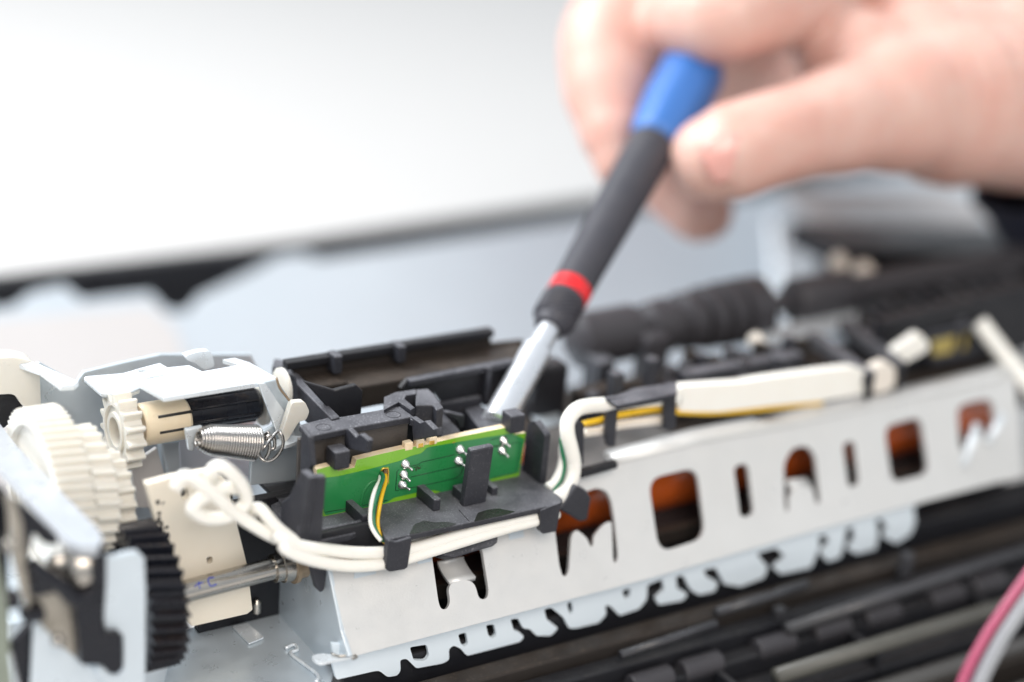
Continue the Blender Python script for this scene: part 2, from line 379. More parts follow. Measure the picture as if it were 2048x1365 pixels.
# ---- toothed strip under the rail
comb = [(0, 664, 1325)] + [(5, x, y) for x, y in [(312, 1135), (520, 1088), (550, 1085), (595, 1120), (650, 1112), (668, 1085), (665, 1025), (700, 1018), (755, 1072), (900, 1045), (937, 1025), (935, 965), (960, 945), (1000, 962), (1035, 1003), (1330, 925), (1352, 898), (1322, 868), (1296, 866), (1275, 800), (1318, 795), (1345, 850), (1385, 855), (1420, 892), (1500, 892), (1540, 850), (1500, 818), (1475, 800), (1462, 745), (1500, 735), (1570, 790), (1600, 850), (1640, 850), (1765, 820), (1806, 775), (1800, 720), (1830, 728), (1880, 780), (1990, 742), (2030, 690), (2035, 610)]] + \
       [(6, x, y) for x, y in [(300, 745), (312, 800), (268, 840), (282, 870), (400, 850), (424, 818), (372, 790), (366, 735), (400, 725), (440, 800), (480, 822), (555, 805), (570, 762), (515, 735), (500, 700), (560, 690), (600, 770), (680, 782), (790, 740), (812, 690), (770, 640), (760, 620), (850, 595), (900, 640), (838, 690), (872, 722), (1020, 690), (1062, 590), (1055, 540), (1090, 530), (1112, 570), (1066, 620), (1100, 662), (1162, 640), (1182, 560), (1190, 500), (1222, 490), (1232, 560), (1196, 600), (1240, 624), (1332, 600), (1344, 540), (1335, 455), (1355, 450), (1392, 500), (1366, 540), (1430, 574), (1500, 530), (1524, 470), (1515, 400)]]
YC = -10.2
cp = [P(*q, Y=YC) for q in comb]
bot = [P(0, x, y - 22, Y=YC) for x, y in ((1900, 990), (1614, 1066), (1300, 1157), (712, 1312), (664, 1310))]
ch = [fillet(PP(5, q, Y=YC), .5, 3) for q in ([(718, 955), (812, 940), (826, 1000), (806, 1030), (740, 1028)], [(985, 885), (1030, 872), (1042, 940), (1020, 952), (1000, 935)], [(1140, 832), (1186, 828), (1198, 890), (1176, 908), (1153, 890)], [(1588, 712), (1615, 700), (1624, 760), (1604, 778)], [(1895, 640), (1942, 628), (1938, 680), (1908, 690)])]
prism('toothed_strip', fillet(cp, .45, 2) + bot, (0, .7, 0), m_comb, PR, holes=ch, bevel=0)

# ---- amber roller seen through the openings
lathe('amber_roller', (-14, 13, -9.8), (150, 13, -9.8), [(0, 8.6), (3, 9.2), (160, 9.2), (164, 8.6)], m_orange, PR, 64)
box('roller_cover', (25.6, 3.4, -2.2), (152, 34, -1.5), m_brown, PR, .3)
box('roller_cover', (60, 5, -.7), (152, 30, .3), m_brown, PR, .3)
box('roller_bed', (-16, 1.2, -34), (152, 18, -16.5), m_blackf, PR)
bar('roller_guide', (-12, -1.5, -15.5), (150, -1.5, -15.5), 2, 3, m_brown, PR)

# ---- dark lower guides in front, stepping down
def low(k, x, y, Z): return P(k, x, y, Z=Z)
for i, (y0, y1, zt, zb, mm) in enumerate([(-9.3, -3, -23.5, -60, m_blackf), (-16, -11.6, -27.6, -60, m_brown), (-20, -16.2, -30, -60, m_blackf), (-24, -20.2, -33, -60, m_blackf), (-33, -24.2, -37, -60, m_blackf), (-38, -33.2, -41, -62, m_brown), (-50, -38.2, -46, -62, m_blackf)]):
    box('lower_guide', (-19.5 + i * .3, y0, zb), (190, y1, zt), mm, PR, .5)
for x in (4, 22, 51, 84, 118, 150):
    box('guide_fin', (x, -33, -40), (x + 1.4, -20, -33.6), m_blackf, PR, .5)
for i in range(9):
    x = 2 + i * 15 + random.uniform(-3, 3)
    lathe('guide_wheel', (x, -22.2, -33.2), (x + 9, -22.2, -33.2), [(0, 1.9), (.4, 2.2), (8.6, 2.2), (9, 1.9)], m_rubber, PR, 24)
tube('streak_rod', [(-10, -35.6, -40), (190, -35.6, -40)], 2.0, mat('grey_rod', (.10, .095, .09), .35, metal=.3, var=.4, vscale=60), PR, 20)  # rod added to draw a grey highlight streak along the guides
tube('streak_rod', [(30, -45, -45), (190, -45, -45)], 3.2, mat('beige_rod', (.15, .14, .12), .4, metal=.3, var=.4, vscale=50), PR, 20)

for (a, b, Y_, rr, mm) in (((900, 990), (2100, 590), -22.5, 1.3, m_rod), ((560, 905), (1000, 770), -17.5, .9, m_rodd), ((100, 1110), (560, 960), -20.5, .8, m_rodd), ((1000, 860), (1500, 690), -15, .9, m_rodd), ((850, 1215), (2100, 830), -31, 1.6, m_rodb)):  # thin rods added, their paler colour standing in for highlight streaks
    tube('streak_rod', [P(6, *a, Y=Y_), P(6, *b, Y=Y_)], rr, mm, PR, 16)
for x, y in ((880, 905), (400, 1100), (1500, 640)):
    c = P(6, x, y, Y=-19); box('guide_tab', (c.x - 1.2, c.y, c.z - 5), (c.x + 1.4, c.y + 2, c.z + .5), m_rodd, PR, .4)

# ---- sensor holder (black moulding)
tray = prism('sensor_holder', [Vector(p) for p in [(-11.6, -8.7, 0), (22.6, -9.4, 0), (24.2, -8.0, 0), (25.2, 5.5, 0), (25.2, 12, 0), (-22, 12, 0), (-23.6, 4, 0), (-23.4, -4.8, 0), (-16.4, -4.6, 0), tuple(P(2, 575, 1010, Z=0)), tuple(P(2, 612, 1020, Z=0)), tuple(P(2, 630, 1060, Z=0))]], (0, 0, -1.1), m_black, PR, bevel=.22)
tag(tray, 'dusty black plastic holder carrying the green board')
def sub(name, pts, th, mm=m_black, bevel=.22, r=0):
    if r: pts = fillet(pts, r, 3)
    return prism(name, pts, th, mm, tray, bevel=bevel)
sub('clip', PP(2, [(652, 1087), (690, 1095), (763, 1072), (742, 1212), (728, 1222), (655, 1234), (640, 1222), (641, 1212)], Y=-9.4), (0, 1.3, 0), r=.3)
sub('clip', PP(2, [(1368, 945), (1466, 908), (1442, 1044), (1380, 1056), (1367, 1046)], Y=-9.6), (0, 1.3, 0), r=.3)
sub('left_post', PP(2, [(282, 790), (362, 785), (338, 1098), (233, 1118), (228, 1100)], Y=-5), (0, 1.6, 0), bevel=.3)
g1 = [P(2, 240, 756, X=-26), P(2, 284, 790, X=-26), P(2, 232, 1118, X=-26), P(2, 143, 1012, X=-26), P(2, 148, 905, X=-26), P(2, 183, 878, X=-26)]
sub('gusset', g1, (1.4, 0, 0))
sub('wing', PP(2, [(97, 918), (140, 898), (185, 905), (190, 1040), (228, 1114), (170, 1040), (110, 950)], Z=-.2), (0, 0, -1.0))
sub('front_skirt', PP(2, [(330, 1055), (560, 1003), (585, 1015), (600, 1060), (640, 1120), (560, 1118), (330, 1105)], Y=-4.2), (0, .8, 0), m_blackf)
sub('middle_post', PP(2, [(1044, 662), (1150, 640), (1110, 914), (1004, 930)], Y=-3.6), (0, 1.5, 0), bevel=.3)
box('middle_post_web', (6.6, -2.2, 0.05), (9.8, 1.2, 2.0), m_black, tray)
rp = [P(2, 1308, 535, X=23.6), P(2, 1338, 522, X=23.6), P(2, 1388, 590, X=23.6), P(2, 1360, 862, X=23.6), P(2, 1272, 812, X=23.6)]
sub('right_post', fillet(rp, .5, 3), (1.3, 0, 0), bevel=.3)
for a in ([(390, 660), (480, 652), (480, 745), (412, 742)], [(1222, 490), (1302, 520), (1300, 575), (1232, 560)]):
    p = [P(2, x, y, Y=1.4) for x, y in a]
    xs = [q.x for q in p]; zs = [q.z for q in p]
    box('peg', (min(xs) + .4, 1.2, min(zs) + .2), (max(xs) - .5, 4.6, max(zs) - .6), m_black, tray, .25)
# ribs and little hooks standing on the tray under the board
for x, y, w, h in ((1078, 955, 1.4, 2.3), (515, 1078, 1.3, 2.2), (1535, 832, 1.2, 1.6)):
    q = P(9, x, y, Z=.02); box('rib', (q.x - w / 2, q.y, .02), (q.x + w / 2, 5, h), m_black, tray, .25)
box('rib', (-22, -3, .02), (-12.6, -2.2, 1.1), m_black, tray, .2)
prism('rubbed_mark', fillet(PP(9, [(1370, 1040), (1400, 970), (1480, 945), (1560, 935), (1640, 950), (1700, 960), (1620, 985), (1500, 1010)], Z=.02), .4), (0, 0, .03), mat('rubbed_plastic', (.020, .022, .018), .22, bump=.9, bscale=1400), tray, bevel=0)
prism('rubbed_mark', fillet(PP(9, [(860, 1140), (900, 1060), (980, 1030), (1060, 1045), (1150, 1040), (1240, 1055), (1180, 1080), (1050, 1100), (930, 1130)], Z=.02), .4), (0, 0, .03), mat('scratched_plastic', (.04, .042, .042), .3, bump=1, bscale=2200), tray, bevel=0)
tube('scratch', PP(9, [(1250, 945), (1290, 990), (1335, 1038)], Z=.03), .06, m_blackf, tray, 6)

# upper block behind the board
ZT = 15.2
t1 = PP(9, [(-10, 275), (245, 210), (320, 212), (780, 128), (950, 255), (870, 235), (870, 215), (375, 305), (70, 368)], Z=ZT)
sub('block_top', t1, (0, 0, -1.2))
fr = [P(9, 70, 372, Y=4.6), P(9, 350, 315, Y=4.6), P(9, 350, 400, Y=4.6)]
yb = P(9, 70, 368, Z=ZT).y + 1.0
box('block_back', (-21.6, yb + .6, .3), (-.6, yb + 1.6, ZT - 1.1), m_wall, tray)
xl = P(9, 30, 380, Y=4).x
sub('block_cheek', [P(9, 2, 285, X=-22.3), P(9, 72, 372, X=-22.3), P(9, 92, 600, X=-22.3), P(9, 40, 660, X=-22.3), P(9, 0, 640, X=-22.3)], (.9, 0, 0))
sub('block_rib', [P(9, 345, 318, X=-13.6), P(9, 378, 305, X=-13.6), P(9, 440, 372, X=-13.6), P(9, 470, 345, X=-13.6), P(9, 540, 400, X=-13.6), P(9, 520, 500, X=-13.6), P(9, 350, 460, X=-13.6)], (1.0, 0, 0))
sub('block_rib', [P(9, 872, 212, X=-1.2), P(9, 945, 262, X=-1.2), P(9, 985, 245, X=-1.2), P(9, 1050, 310, X=-1.2), P(9, 1080, 300, X=-1.2), P(9, 1085, 365, X=-1.2), P(9, 890, 400, X=-1.2)], (1.1, 0, 0))
# two mould circles on the block top
for x, y in ((185, 295), (735, 195)):
    c = P(9, x, y, Z=ZT + .02); bm = bmesh.new()
    add_tube(bm, [c + Vector((1.3 * math.cos(a * .349), 1.3 * math.sin(a * .349), 0)) for a in range(19)], .045, 6); link('mould_ring', bm, m_blackf, tray, 0, True)
# second block group
sub('latch_top', PP(9, [(975, 215), (1130, 178), (1160, 215), (1250, 305), (1265, 330), (1110, 370), (1080, 300), (1050, 290), (985, 235)], Z=P(9, 1110, 370, Y=4.8).z), (0, 0, -6))
sub('latch_fin', PP(9, [(1140, 180), (1185, 178), (1262, 198), (1298, 202), (1296, 300), (1262, 310), (1240, 250)], Y=9.5), (0, 1.2, 0))
sub('latch_top', PP(9, [(1295, 150), (1430, 118), (1600, 262), (1590, 300), (1420, 335), (1395, 280)], Z=P(9, 1420, 335, Y=4.8).z), (0, 0, -8))
bm = bmesh.new()
for lo, hi in (((-2, 14, 8), (8.2, 15.2, 17)), ((-2, 10, 8), (-.8, 15, 16.4)), ((3.0, 11, 6), (4.0, 15, 16.6))): add_box(bm, lo, hi)
sub('hook', PP(10, [(770, 480), (840, 450), (965, 432), (968, 460), (905, 470), (895, 490), (960, 545), (935, 560), (860, 510), (770, 560)], Z=15.8), (0, 0, -3))
sub('hook', PP(10, [(968, 432), (1040, 425), (1080, 460), (1140, 545), (1095, 560), (1075, 530), (965, 530)], Z=15.6), (0, 0, -4))
bm.free()
box('block_wall', (-1.6, 16, 2), (21, 17.2, 10.5), m_black, tray)
box('block_floor', (-22, 12.1, -1.0), (25, 22, -.1), m_blackf, tray)

# long arms and cross beams behind the holder
arm = sub('side_arm', PP(10, [(88, 238), (160, 250), (270, 370), (495, 602), (445, 615), (232, 400), (215, 345), (75, 290)], Z=15.6), (0, 0, -5.5))
b1 = P(10, 150, 262, Y=28); b2 = P(10, 1432, 58, Y=28)
prism('cross_beam', [P(10, 150, 262, Y=28), P(10, 1436, 52, Y=28), P(10, 1436, 150, Y=28), P(10, 1640, 130, Y=28), P(10, 1640, 190, Y=28), P(10, 270, 400, Y=28)], (0, 1.2, 0), m_brown, PR, bevel=.3)
bar('beam_lip', b1 + Vector((0, -.3, .3)), b2 + Vector((0, -.3, .3)), 2.2, 1.4, m_blackf, PR)
for x, y, y2 in ((470, 210, 320), (865, 150, 250)):
    p, q = P(10, x, y, Y=26), P(10, x, y2, Y=26); box('beam_rib', (p.x - .8, 24.6, q.z), (p.x + .8, 28, p.z), m_black, PR, .3)
bar('beam_ledge', P(10, 300, 385, Y=25), P(10, 1640, 175, Y=25), 5, 1.5, m_brown, PR, .4)
bar('cross_beam', P(10, 560, 400, Y=21), P(10, 1640, 215, Y=21), 3.2, 4.5, m_brown, PR, .4)
sub('cheek_plate', PP(10, [(275, 385), (465, 440), (600, 405), (640, 440), (628, 600), (480, 610)], Y=13), (0, 1.2, 0), m_blackf)
sub('rear_wall', PP(10, [(870, 430), (920, 372), (1560, 245), (1590, 300), (1440, 520), (1150, 560), (1080, 450)], Y=17.5), (0, 1.2, 0), m_blackf)
bar('rear_wall_lip', P(10, 920, 372, Y=17.3), P(10, 1570, 246, Y=17.3), 1.8, 1.2, m_black, tray)
for x, y, y2 in ((1410, 285, 520),):
    p, q = P(10, x, y, Y=16.8), P(10, x, y2, Y=16.8); box('rear_wall_rib', (p.x - .6, 15.8, q.z), (p.x + .6, 17.4, p.z), m_black, tray)
# white-blue sheet that shows through the gaps of the holder
box('inner_sheet', (-20, 19, -12), (60, 60, -11), m_steel, PR)
box('inner_sheet_wall', (-14, 46, -60), (160, 47, -14), m_panel, PR)

# ---- green sensor board
YP = 3.0
bo = PP(9, [(130, 628), (278, 590), (300, 640), (430, 612), (445, 552), (640, 505), (830, 462), (900, 448), (1000, 432), (1080, 412), (1250, 372), (1678, 285), (1697, 300), (1688, 352), (1778, 340), (1722, 692), (1500, 735), (1200, 800), (1000, 848), (860, 888), (640, 925), (180, 1025)], Y=YP)
slot = fillet(PP(9, [(640, 632), (692, 618), (692, 730), (668, 745), (655, 690), (645, 660)], Y=YP), .35, 3)
pcb = prism('circuit_board', bo, (0, 1.55, 0), [m_pcbl, m_pcbe], PR, holes=[slot], bevel=.05, side=1)
tag(pcb, 'narrow green circuit board standing in the black holder')
def flat(name, pts, mm, off, r=.25, th=.04):
    q = PP(9, pts, Y=YP - off)
    return prism(name, fillet(q, r, 3) if r else q, (0, th, 0), mm, pcb, bevel=0)
slot2 = PP(9, [(628, 645), (645, 612), (700, 605), (706, 735), (676, 768), (650, 700)], Y=YP - .05)
cz = PP(9, [(136, 700), (300, 682), (560, 622), (790, 560), (880, 520), (960, 500), (1000, 455), (1200, 420), (1480, 372), (1660, 345), (1768, 385), (1722, 655), (1500, 705), (1330, 760), (1120, 808), (1060, 790), (960, 800), (740, 850), (690, 885), (520, 925), (196, 990)], Y=YP - .05)
prism('solder_mask', fillet(cz, .5, 3), (0, .04, 0), m_pcb, pcb, holes=[slot2], bevel=0)
for pts in ([(860, 605), (930, 590), (960, 570), (1215, 512)], [(870, 688), (1060, 645), (1225, 608), (1275, 598)], [(860, 775), (1060, 735), (1230, 695), (1268, 665), (1300, 560), (1305, 500)],
            [(780, 630), (765, 640), (752, 795), (778, 792)], [(1335, 470), (1560, 440), (1610, 432)], [(1500, 395), (1540, 385), (1580, 378)], [(1530, 450), (1735, 412), (1700, 655), (1520, 690)],
            [(200, 965), (560, 900), (690, 870)]):
    bm = bmesh.new(); add_tube(bm, PP(9, pts, Y=YP - .06), .085, 6, flat=.5, upv=(0, 1, 0)); link('trace', bm, m_pcbd, pcb, 0, True)
bm = bmesh.new(); add_tube(bm, spline(PP(9, [(478, 935), (485, 870), (510, 790), (560, 735), (615, 712)], Y=YP - .05), 5), .32, 8, flat=.25, upv=(0, 1, 0)); link('trace', bm, m_pcb, pcb, 0, True)
# slot rim and via in copper
bm = bmesh.new(); add_tube(bm, PP(9, [(640, 640), (655, 618), (690, 618), (696, 640), (692, 728), (676, 750)], Y=YP - .06), .16, 8); link('slot_rim', bm, m_gold, pcb, 0, True)
vc = P(9, 1212, 434, Y=YP - .05); lathe('via', vc, vc + Vector((0, .2, 0)), [(0, .1), (0.01, .55), (.15, .6), (.2, .6)], m_gold, pcb, 20)
# gold and bare bumps on both long edges
for x, y in ((855, 432), (945, 412), (1045, 388)):
    p = P(9, x, y, Y=YP + .2); box('edge_contact', (p.x - .8, YP - .1, p.z - 1.0), (p.x + .8, YP + 1.25, p.z + .5), m_pcbe, pcb, .2)
for x, y in ((950, 440), (1040, 418)):
    p = P(9, x, y, Y=YP - .04); box('edge_contact', (p.x - .55, YP - .12, p.z - .35), (p.x + .55, YP + .1, p.z + .45), m_gold, pcb, .1)
for x, y in ((798, 900), (885, 878), (985, 856)):
    p = P(9, x, y, Y=YP - .04); box('edge_contact', (p.x - .75, YP - .12, p.z - .45), (p.x + .75, YP + .3, p.z + .35), m_gold, pcb, .12)
bm = bmesh.new()
for k in range(26):
    a = random.uniform(0, 6.28); rr = abs(random.gauss(0, .45)); c = P(9, 932, 618, Y=YP - .06) + Vector((rr * math.cos(a) * 1.3, 0, rr * math.sin(a) * .7))
    bmesh.ops.create_icosphere(bm, subdivisions=1, radius=random.uniform(.05, .17), matrix=Matrix.Translation(c) @ Matrix.Diagonal((1, .3, 1, 1)))
link('scorch_mark', bm, m_scorch, pcb, 0, True)
# solder joints: one, then copies
sj = None
for x, y in ((826, 582), (815, 665), (802, 745), (1258, 465), (1245, 555), (1600, 395), (1588, 475)):
    c = P(9, x, y, Y=YP - .05) * S
    if sj is None:
        bm = bmesh.new(); add_lathe(bm, (0, .06, 0), (0, -3, 0), [(0, .88), (.15, .88), (.45, .74), (.72, .48), (.9, .27), (1.3, .21), (1.75, .21), (1.85, .1)], 20)
        for v in bm.verts: v.co += Vector((noise.noise(v.co * 1.3) * .12, 0, noise.noise(v.co * 1.3 + Vector((5, 5, 5))) * .12)); v.co.z += min(0, v.co.y) * .32; v.co.x += min(0, v.co.y) * -.30
        sj = link('solder_joint', bm, m_solder, None, 0, True); o = sj
        off = Vector(o.location); o.data.transform(Matrix.Translation(off))
    else: o = sj.copy(); COL.objects.link(o); o.parent = None
    o.location = c; o.rotation_euler = (0, random.uniform(-.3, .3) if sj is not o else 0, 0); adopt(o, pcb)
p = P(9, 1255, 812, Z=.6); tube('screw_tip', [p + Vector((-.8, 0, 0)), p + Vector((1.2, 0, .2))], .7, m_chrome, tray, 12)

# ---- black latch on the rail front
lt = PP(5, [(872, 425), (945, 400), (1080, 350), (1180, 325), (1208, 345), (1205, 375), (1180, 395), (1060, 430), (965, 462), (905, 448)], pl=(Vector(PL[0]) + nrm * 2.4, PL[1]))
prism('rail_latch', lt, -nrm * 3.2, m_black, PR, bevel=.45)
# black foot under the holder's left end and hook right of it
prism('holder_leg', PP(5, [(165, 490), (262, 520), (245, 640), (225, 655), (200, 630)], Y=-4.4), (0, 1.4, 0), m_black, PR, bevel=.3)
prism('holder_hook', PP(5, [(1560, 170), (1640, 60), (1700, 90), (1725, 130), (1705, 250), (1660, 262), (1600, 225), (1540, 190)], Y=-6.6), (0, 2.0, 0), m_black, PR, bevel=.4)

# ================================================================ cables (they only lie in clips)
def cable(name, label, pts, r, mm=m_cable, seg=16, group=None, **k):
    o = tube(name, spline(pts, 8), r, mm, None, seg, **k); tag(o, label, 'cable', group); return o
YW = -7.2
A = [P(1, 640 + 60, 590, Y=-1.6), P(1, 735, 545, Y=-2.2), P(1, 800, 575, Y=-3), P(1, 880, 640, Y=-3.2), P(1, 935, 690, Y=-3.0), P(1, 1010, 740, Y=-3.6), P(1, 1090, 785, Y=-4.6), P(5, 0, 350, Y=-6.9), P(5, 110, 395, Y=-7.4), P(5, 250, 415, Y=-7.3), P(5, 420, 432, Y=-7.2), P(5, 600, 428, Y=-7.2), P(5, 760, 400, Y=-7.4), P(5, 1000, 330, Y=-7.6), P(5, 1250, 265, Y=-7.7), P(5, 1440, 222, Y=-7.8), P(5, 1520, 200, Y=-7)]
B = [P(1, 960, 590, Y=-.8), P(1, 880, 595, Y=-2), P(1, 790, 640, Y=-3), P(1, 770, 680, Y=-3.2), P(1, 830, 712, Y=-3.0), P(1, 920, 700, Y=-2.4), P(1, 978, 650, Y=-2), P(1, 970, 590, Y=-2.6), P(1, 920, 530, Y=-3), P(1, 872, 505, Y=-2.6), P(1, 840, 530, Y=-1.8), P(1, 845, 575, Y=1)]
C = [P(1, 1000, 700, Y=0), P(1, 1010, 678, Y=-1.5), P(1, 1040, 678, Y=-3), P(1, 1100, 745, Y=-4.8), P(1, 1180, 815, Y=-6), P(5, 20, 400, Y=-8.0), P(5, 110, 450, Y=-8.4), P(5, 260, 490, Y=-8.3), P(5, 420, 505, Y=-8.1), P(5, 600, 488, Y=-7.9), P(5, 780, 440, Y=-8.0), P(5, 1000, 372, Y=-8.1), P(5, 1250, 296, Y=-8.1), P(5, 1450, 244, Y=-8.2), P(5, 1530, 215, Y=-7.4)]
cable('cable', 'white cable from the cream plate, upper strand under the black tray edge', A, 1.08, m_cable)
cable('cable', 'white cable looped into a knot in front of the cream plate', B, 1.12, m_cable)
cable('cable', 'white cable sagging below its twin along the tray, lower strand', C, 1.05, m_cable)
# three thin wires out of the board
for nm, mm, lab, pts in (('wire', m_green, 'thin green wire bowed down from the slot in the board', [(640, 655, 2.8), (655, 690, 1.2), (625, 780, -1.2), (590, 880, -2.6), (578, 980, -3.2), (588, 1080, -4.4), (630, 1160, -5.6), (690, 1215, -6.6)]),
                         ('wire', m_yellow, 'thin yellow wire beside the green wire below the board slot', [(672, 670, 2.8), (672, 730, 1.0), (645, 830, -1.4), (625, 930, -2.8), (612, 1030, -3.6), (620, 1110, -4.8), (650, 1180, -5.9), (700, 1225, -6.8)]),
                         ('wire', m_cable, 'thin white wire left of the green wire below the board slot', [(632, 680, 2.8), (625, 720, 1.0), (590, 790, -1.2), (565, 880, -2.6), (553, 980, -3.4), (558, 1060, -4.5), (590, 1130, -5.7), (640, 1190, -6.8)])):
    o = tube(nm, spline([P(9, x, y, Y=yy) for x, y, yy in pts], 8), .36, mm, None, 12); tag(o, lab, 'wire', 'thin wires at the board')
# cable at the right of the holder, S shaped
D = [P(13, 95, 1375, Y=-5.6), P(13, 200, 1290, Y=-4.6), P(13, 245, 1190, Y=-4), P(13, 255, 1090, Y=-3.6), P(13, 235, 980, Y=-3.4), P(13, 208, 860, Y=-3), P(13, 215, 760, Y=-2.4), P(13, 280, 680, Y=-1.6), P(13, 380, 652, Y=-.6), P(13, 520, 640, Y=0), P(13, 760, 610, Y=.6), P(13, 1050, 590, Y=1)]
cable('cable', 'thick white cable curving in an S from the tray corner up to the clip', D, 1.38)
cable('cable', 'green striped white cable behind the S shaped one', [P(13, 60, 1270, Y=-3.6), P(13, 110, 1230, Y=-3.2), P(13, 150, 1150, Y=-2.8), P(13, 172, 1060, Y=-2.4), P(13, 175, 980, Y=-2), P(13, 200, 860, Y=-1)], .85)
o = tube('wire', spline([P(13, 96, 1290, Y=-4.2), P(13, 150, 1225, Y=-3.8), P(13, 178, 1150, Y=-3.5), P(13, 183, 1080, Y=-3.2), P(13, 166, 990, Y=-2.8), P(13, 160, 900, Y=-2.5)], 8), .36, m_green); tag(o, 'thin green wire along the inside of the S shaped cable', 'wire')
o = tube('wire', spline([P(13, 330, 790, Y=1.0), P(13, 470, 760, Y=1.2), P(13, 600, 728, Y=1.2), P(13, 900, 680, Y=1.4), P(13, 1060, 700, Y=.6), P(13, 1400, 700, Y=.9), P(13, 1970, 645, Y=1.2), P(3, 1190, 690, Y=1.4)], 8), .55, m_yellow); tag(o, 'yellow wire running under the white flat cable on the rail', 'wire')
o = tube('wire', spline([P(13, 330, 860, Y=1.0), P(13, 470, 840, Y=1.2), P(13, 600, 800, Y=1.2), P(13, 930, 760, Y=1.6)], 8), .8, m_cablec); tag(o, 'cream wire below the yellow one in the black clip', 'wire')
fc = fillet(PP(3, [(578, 640), (600, 622), (860, 605), (940, 590), (1200, 555), (1330, 540), (1390, 560), (1385, 650), (1200, 682), (960, 705), (760, 728), (590, 728)], Y=.2), .8)
tag(prism('flat_cable', fc, (0, 2.2, 0), m_cable, None, bevel=.7), 'broad white flat cable lying on top of the rail', 'cable')
fc = fillet(PP(3, [(1412, 540), (1470, 515), (1520, 560), (1505, 620), (1440, 650), (1392, 640)], Y=1.2), .8)
tag(prism('cable_end', fc, (0, 2, 0), m_cablec, None, bevel=.7), 'short cream cable end between the two black cross bars', 'cable')
fc = fillet(PP(3, [(1500, 470), (1610, 395), (1648, 440), (1640, 470), (1530, 530), (1505, 510)], Y=5), .8)
tag(prism('cable_end', fc, (0, 2, 0), m_cable, None, bevel=.7), 'short slanting white cable end left of the yellow window', 'cable')
cable('cable', 'white cable leaving at the right edge beyond the rail end', [P(3, 1860, 350, Y=8), P(3, 1905, 410, Y=6), P(3, 1975, 500, Y=3), P(3, 2050, 590, Y=-1), P(3, 2110, 680, Y=-5)], 1.9)
# two strand cord low at the right
for mm, lab, dx, r, dd in ((m_pink, 'pink wire crossing the lower right corner', -16, .85, 0), (m_violet, 'violet wire between the pink and the grey one', 0, .75, 1), (m_grey, 'grey wire beside the pink one in the lower right corner', 17, 1.25, 0)):
    pts = [P(0, x + dx, y, d=282 + dd) for x, y in ((2120, 1060), (2085, 1130), (2040, 1195), (1990, 1270), (1950, 1345), (1930, 1400), (1915, 1460))]
    o = tube('wire', spline(pts, 8), r, mm); tag(o, lab, 'wire', 'wires in the lower right corner')

# ---- clips and bars over the rail at the right
prism('cable_clip', fillet(PP(13, [(508, 600), (1035, 530), (1030, 830), (950, 840), (945, 620), (590, 685), (570, 960), (520, 965), (505, 900)], Y=-1.2), .3), (0, 1.0, 0), m_black, PR, bevel=.3)
prism('clip_top', PP(13, [(508, 600), (700, 520), (1040, 470), (1040, 560), (590, 650)], Z=P(13, 508, 610, Y=-1.2).z), (0, 0, -.8), m_black, PR, bevel=.2)
prism('clip_post', fillet(PP(13, [(262, 790), (300, 765), (335, 790), (330, 1100), (270, 1080)], Y=-2.2), .5), (0, 1.4, 0), m_black, PR, bevel=.3)
prism('deck', PP(13, [(-40, 800), (220, 800), (600, 800), (1250, 700), (1500, 760), (1230, 850), (700, 960), (580, 1080), (300, 1160), (60, 1240), (-60, 1240), (-90, 900)], Z=-.4), (0, 0, -1), mat('grey_deck', (.16, .155, .155), .5, dust=.5, bump=.2), PR)
prism('deck_window', fillet([P(0, *q, Z=-.3) for q in ((1052, 812), (1102, 800), (1128, 846), (1078, 862))], .6), (0, 0, .15), m_steel, PR, bevel=0)
bar('deck_edge', P(13, 300, 1140, Y=-3), P(13, 575, 1065, Y=-3), 1.5, 1.4, m_blackf, PR)
for a, b, c in (((1150, 385), (1400, 560), 9), ((1290, 332), (1530, 520), 9), ((770, 500), (930, 635), 8)):
    bar('cross_bar', P(3, a[0], a[1], Z=c), P(3, b[0], b[1], Z=c), 2.8, 3, m_greyp, PR, .4)
    q = P(3, b[0], b[1], Z=c); box('bar_foot', (q.x - .6, q.y - .6, q.z - 6), (q.x + .9, q.y + .6, q.z - .5), m_blackf, PR)
# yellow window clip
prism('window_clip', PP(3, [(1640, 400), (1880, 350), (1870, 500), (1650, 540)], Y=9), (0, 1, 0), m_black, PR, holes=[fillet(PP(3, [(1660, 425), (1825, 390), (1818, 470), (1665, 500)], Y=9), .5)], bevel=.3)
prism('window_film', PP(3, [(1655, 415), (1830, 380), (1825, 480), (1660, 510)], Y=10.3), (0, .3, 0), mat('yellow_film', (.50, .36, .06), .4, var=.7, vscale=150, vcol=(.30, .36, .28)), PR)
# dark frame bars running parallel to the rail
def pbar(k, a, b, Y, w, h, mm, n='frame_bar', e=.4):
    return bar(n, P(k, *a, Y=Y), P(k, *b, Y=Y), w, h, mm, PR, e)
pbar(3, (150, 640), (900, 510), 24, 4, 6, m_brown)
pbar(3, (600, 560), (1100, 471), 12, 3, 3, m_black)
pbar(3, (1350, 330), (2200, 160), 34, 6, 9, m_brown)
pbar(3, (1400, 380), (2200, 215), 26, 6, 4, m_black)
pbar(3, (1540, 440), (2200, 300), 20, 5, 7, m_blackf)
pbar(3, (1300, 60), (2200, 20), 95, 20, 14, m_blackf)
pbar(3, (1400, 170), (2200, 40), 62, 16, 16, m_blackf)
pbar(3, (1640, 370), (2200, 235), 16, 4, 3, m_black)
pbar(0, (1640, 470), (2150, 480), 80, 22, 6, m_blackf)
pbar(0, (1760, 640), (2150, 540), 12, 3, 14, m_blackf)
box('frame_floor', (60, 14, -16), (190, 60, -14), m_blackf, PR)
box('frame_floor', (28, 18, -20), (60, 40, -16), m_steel, PR)
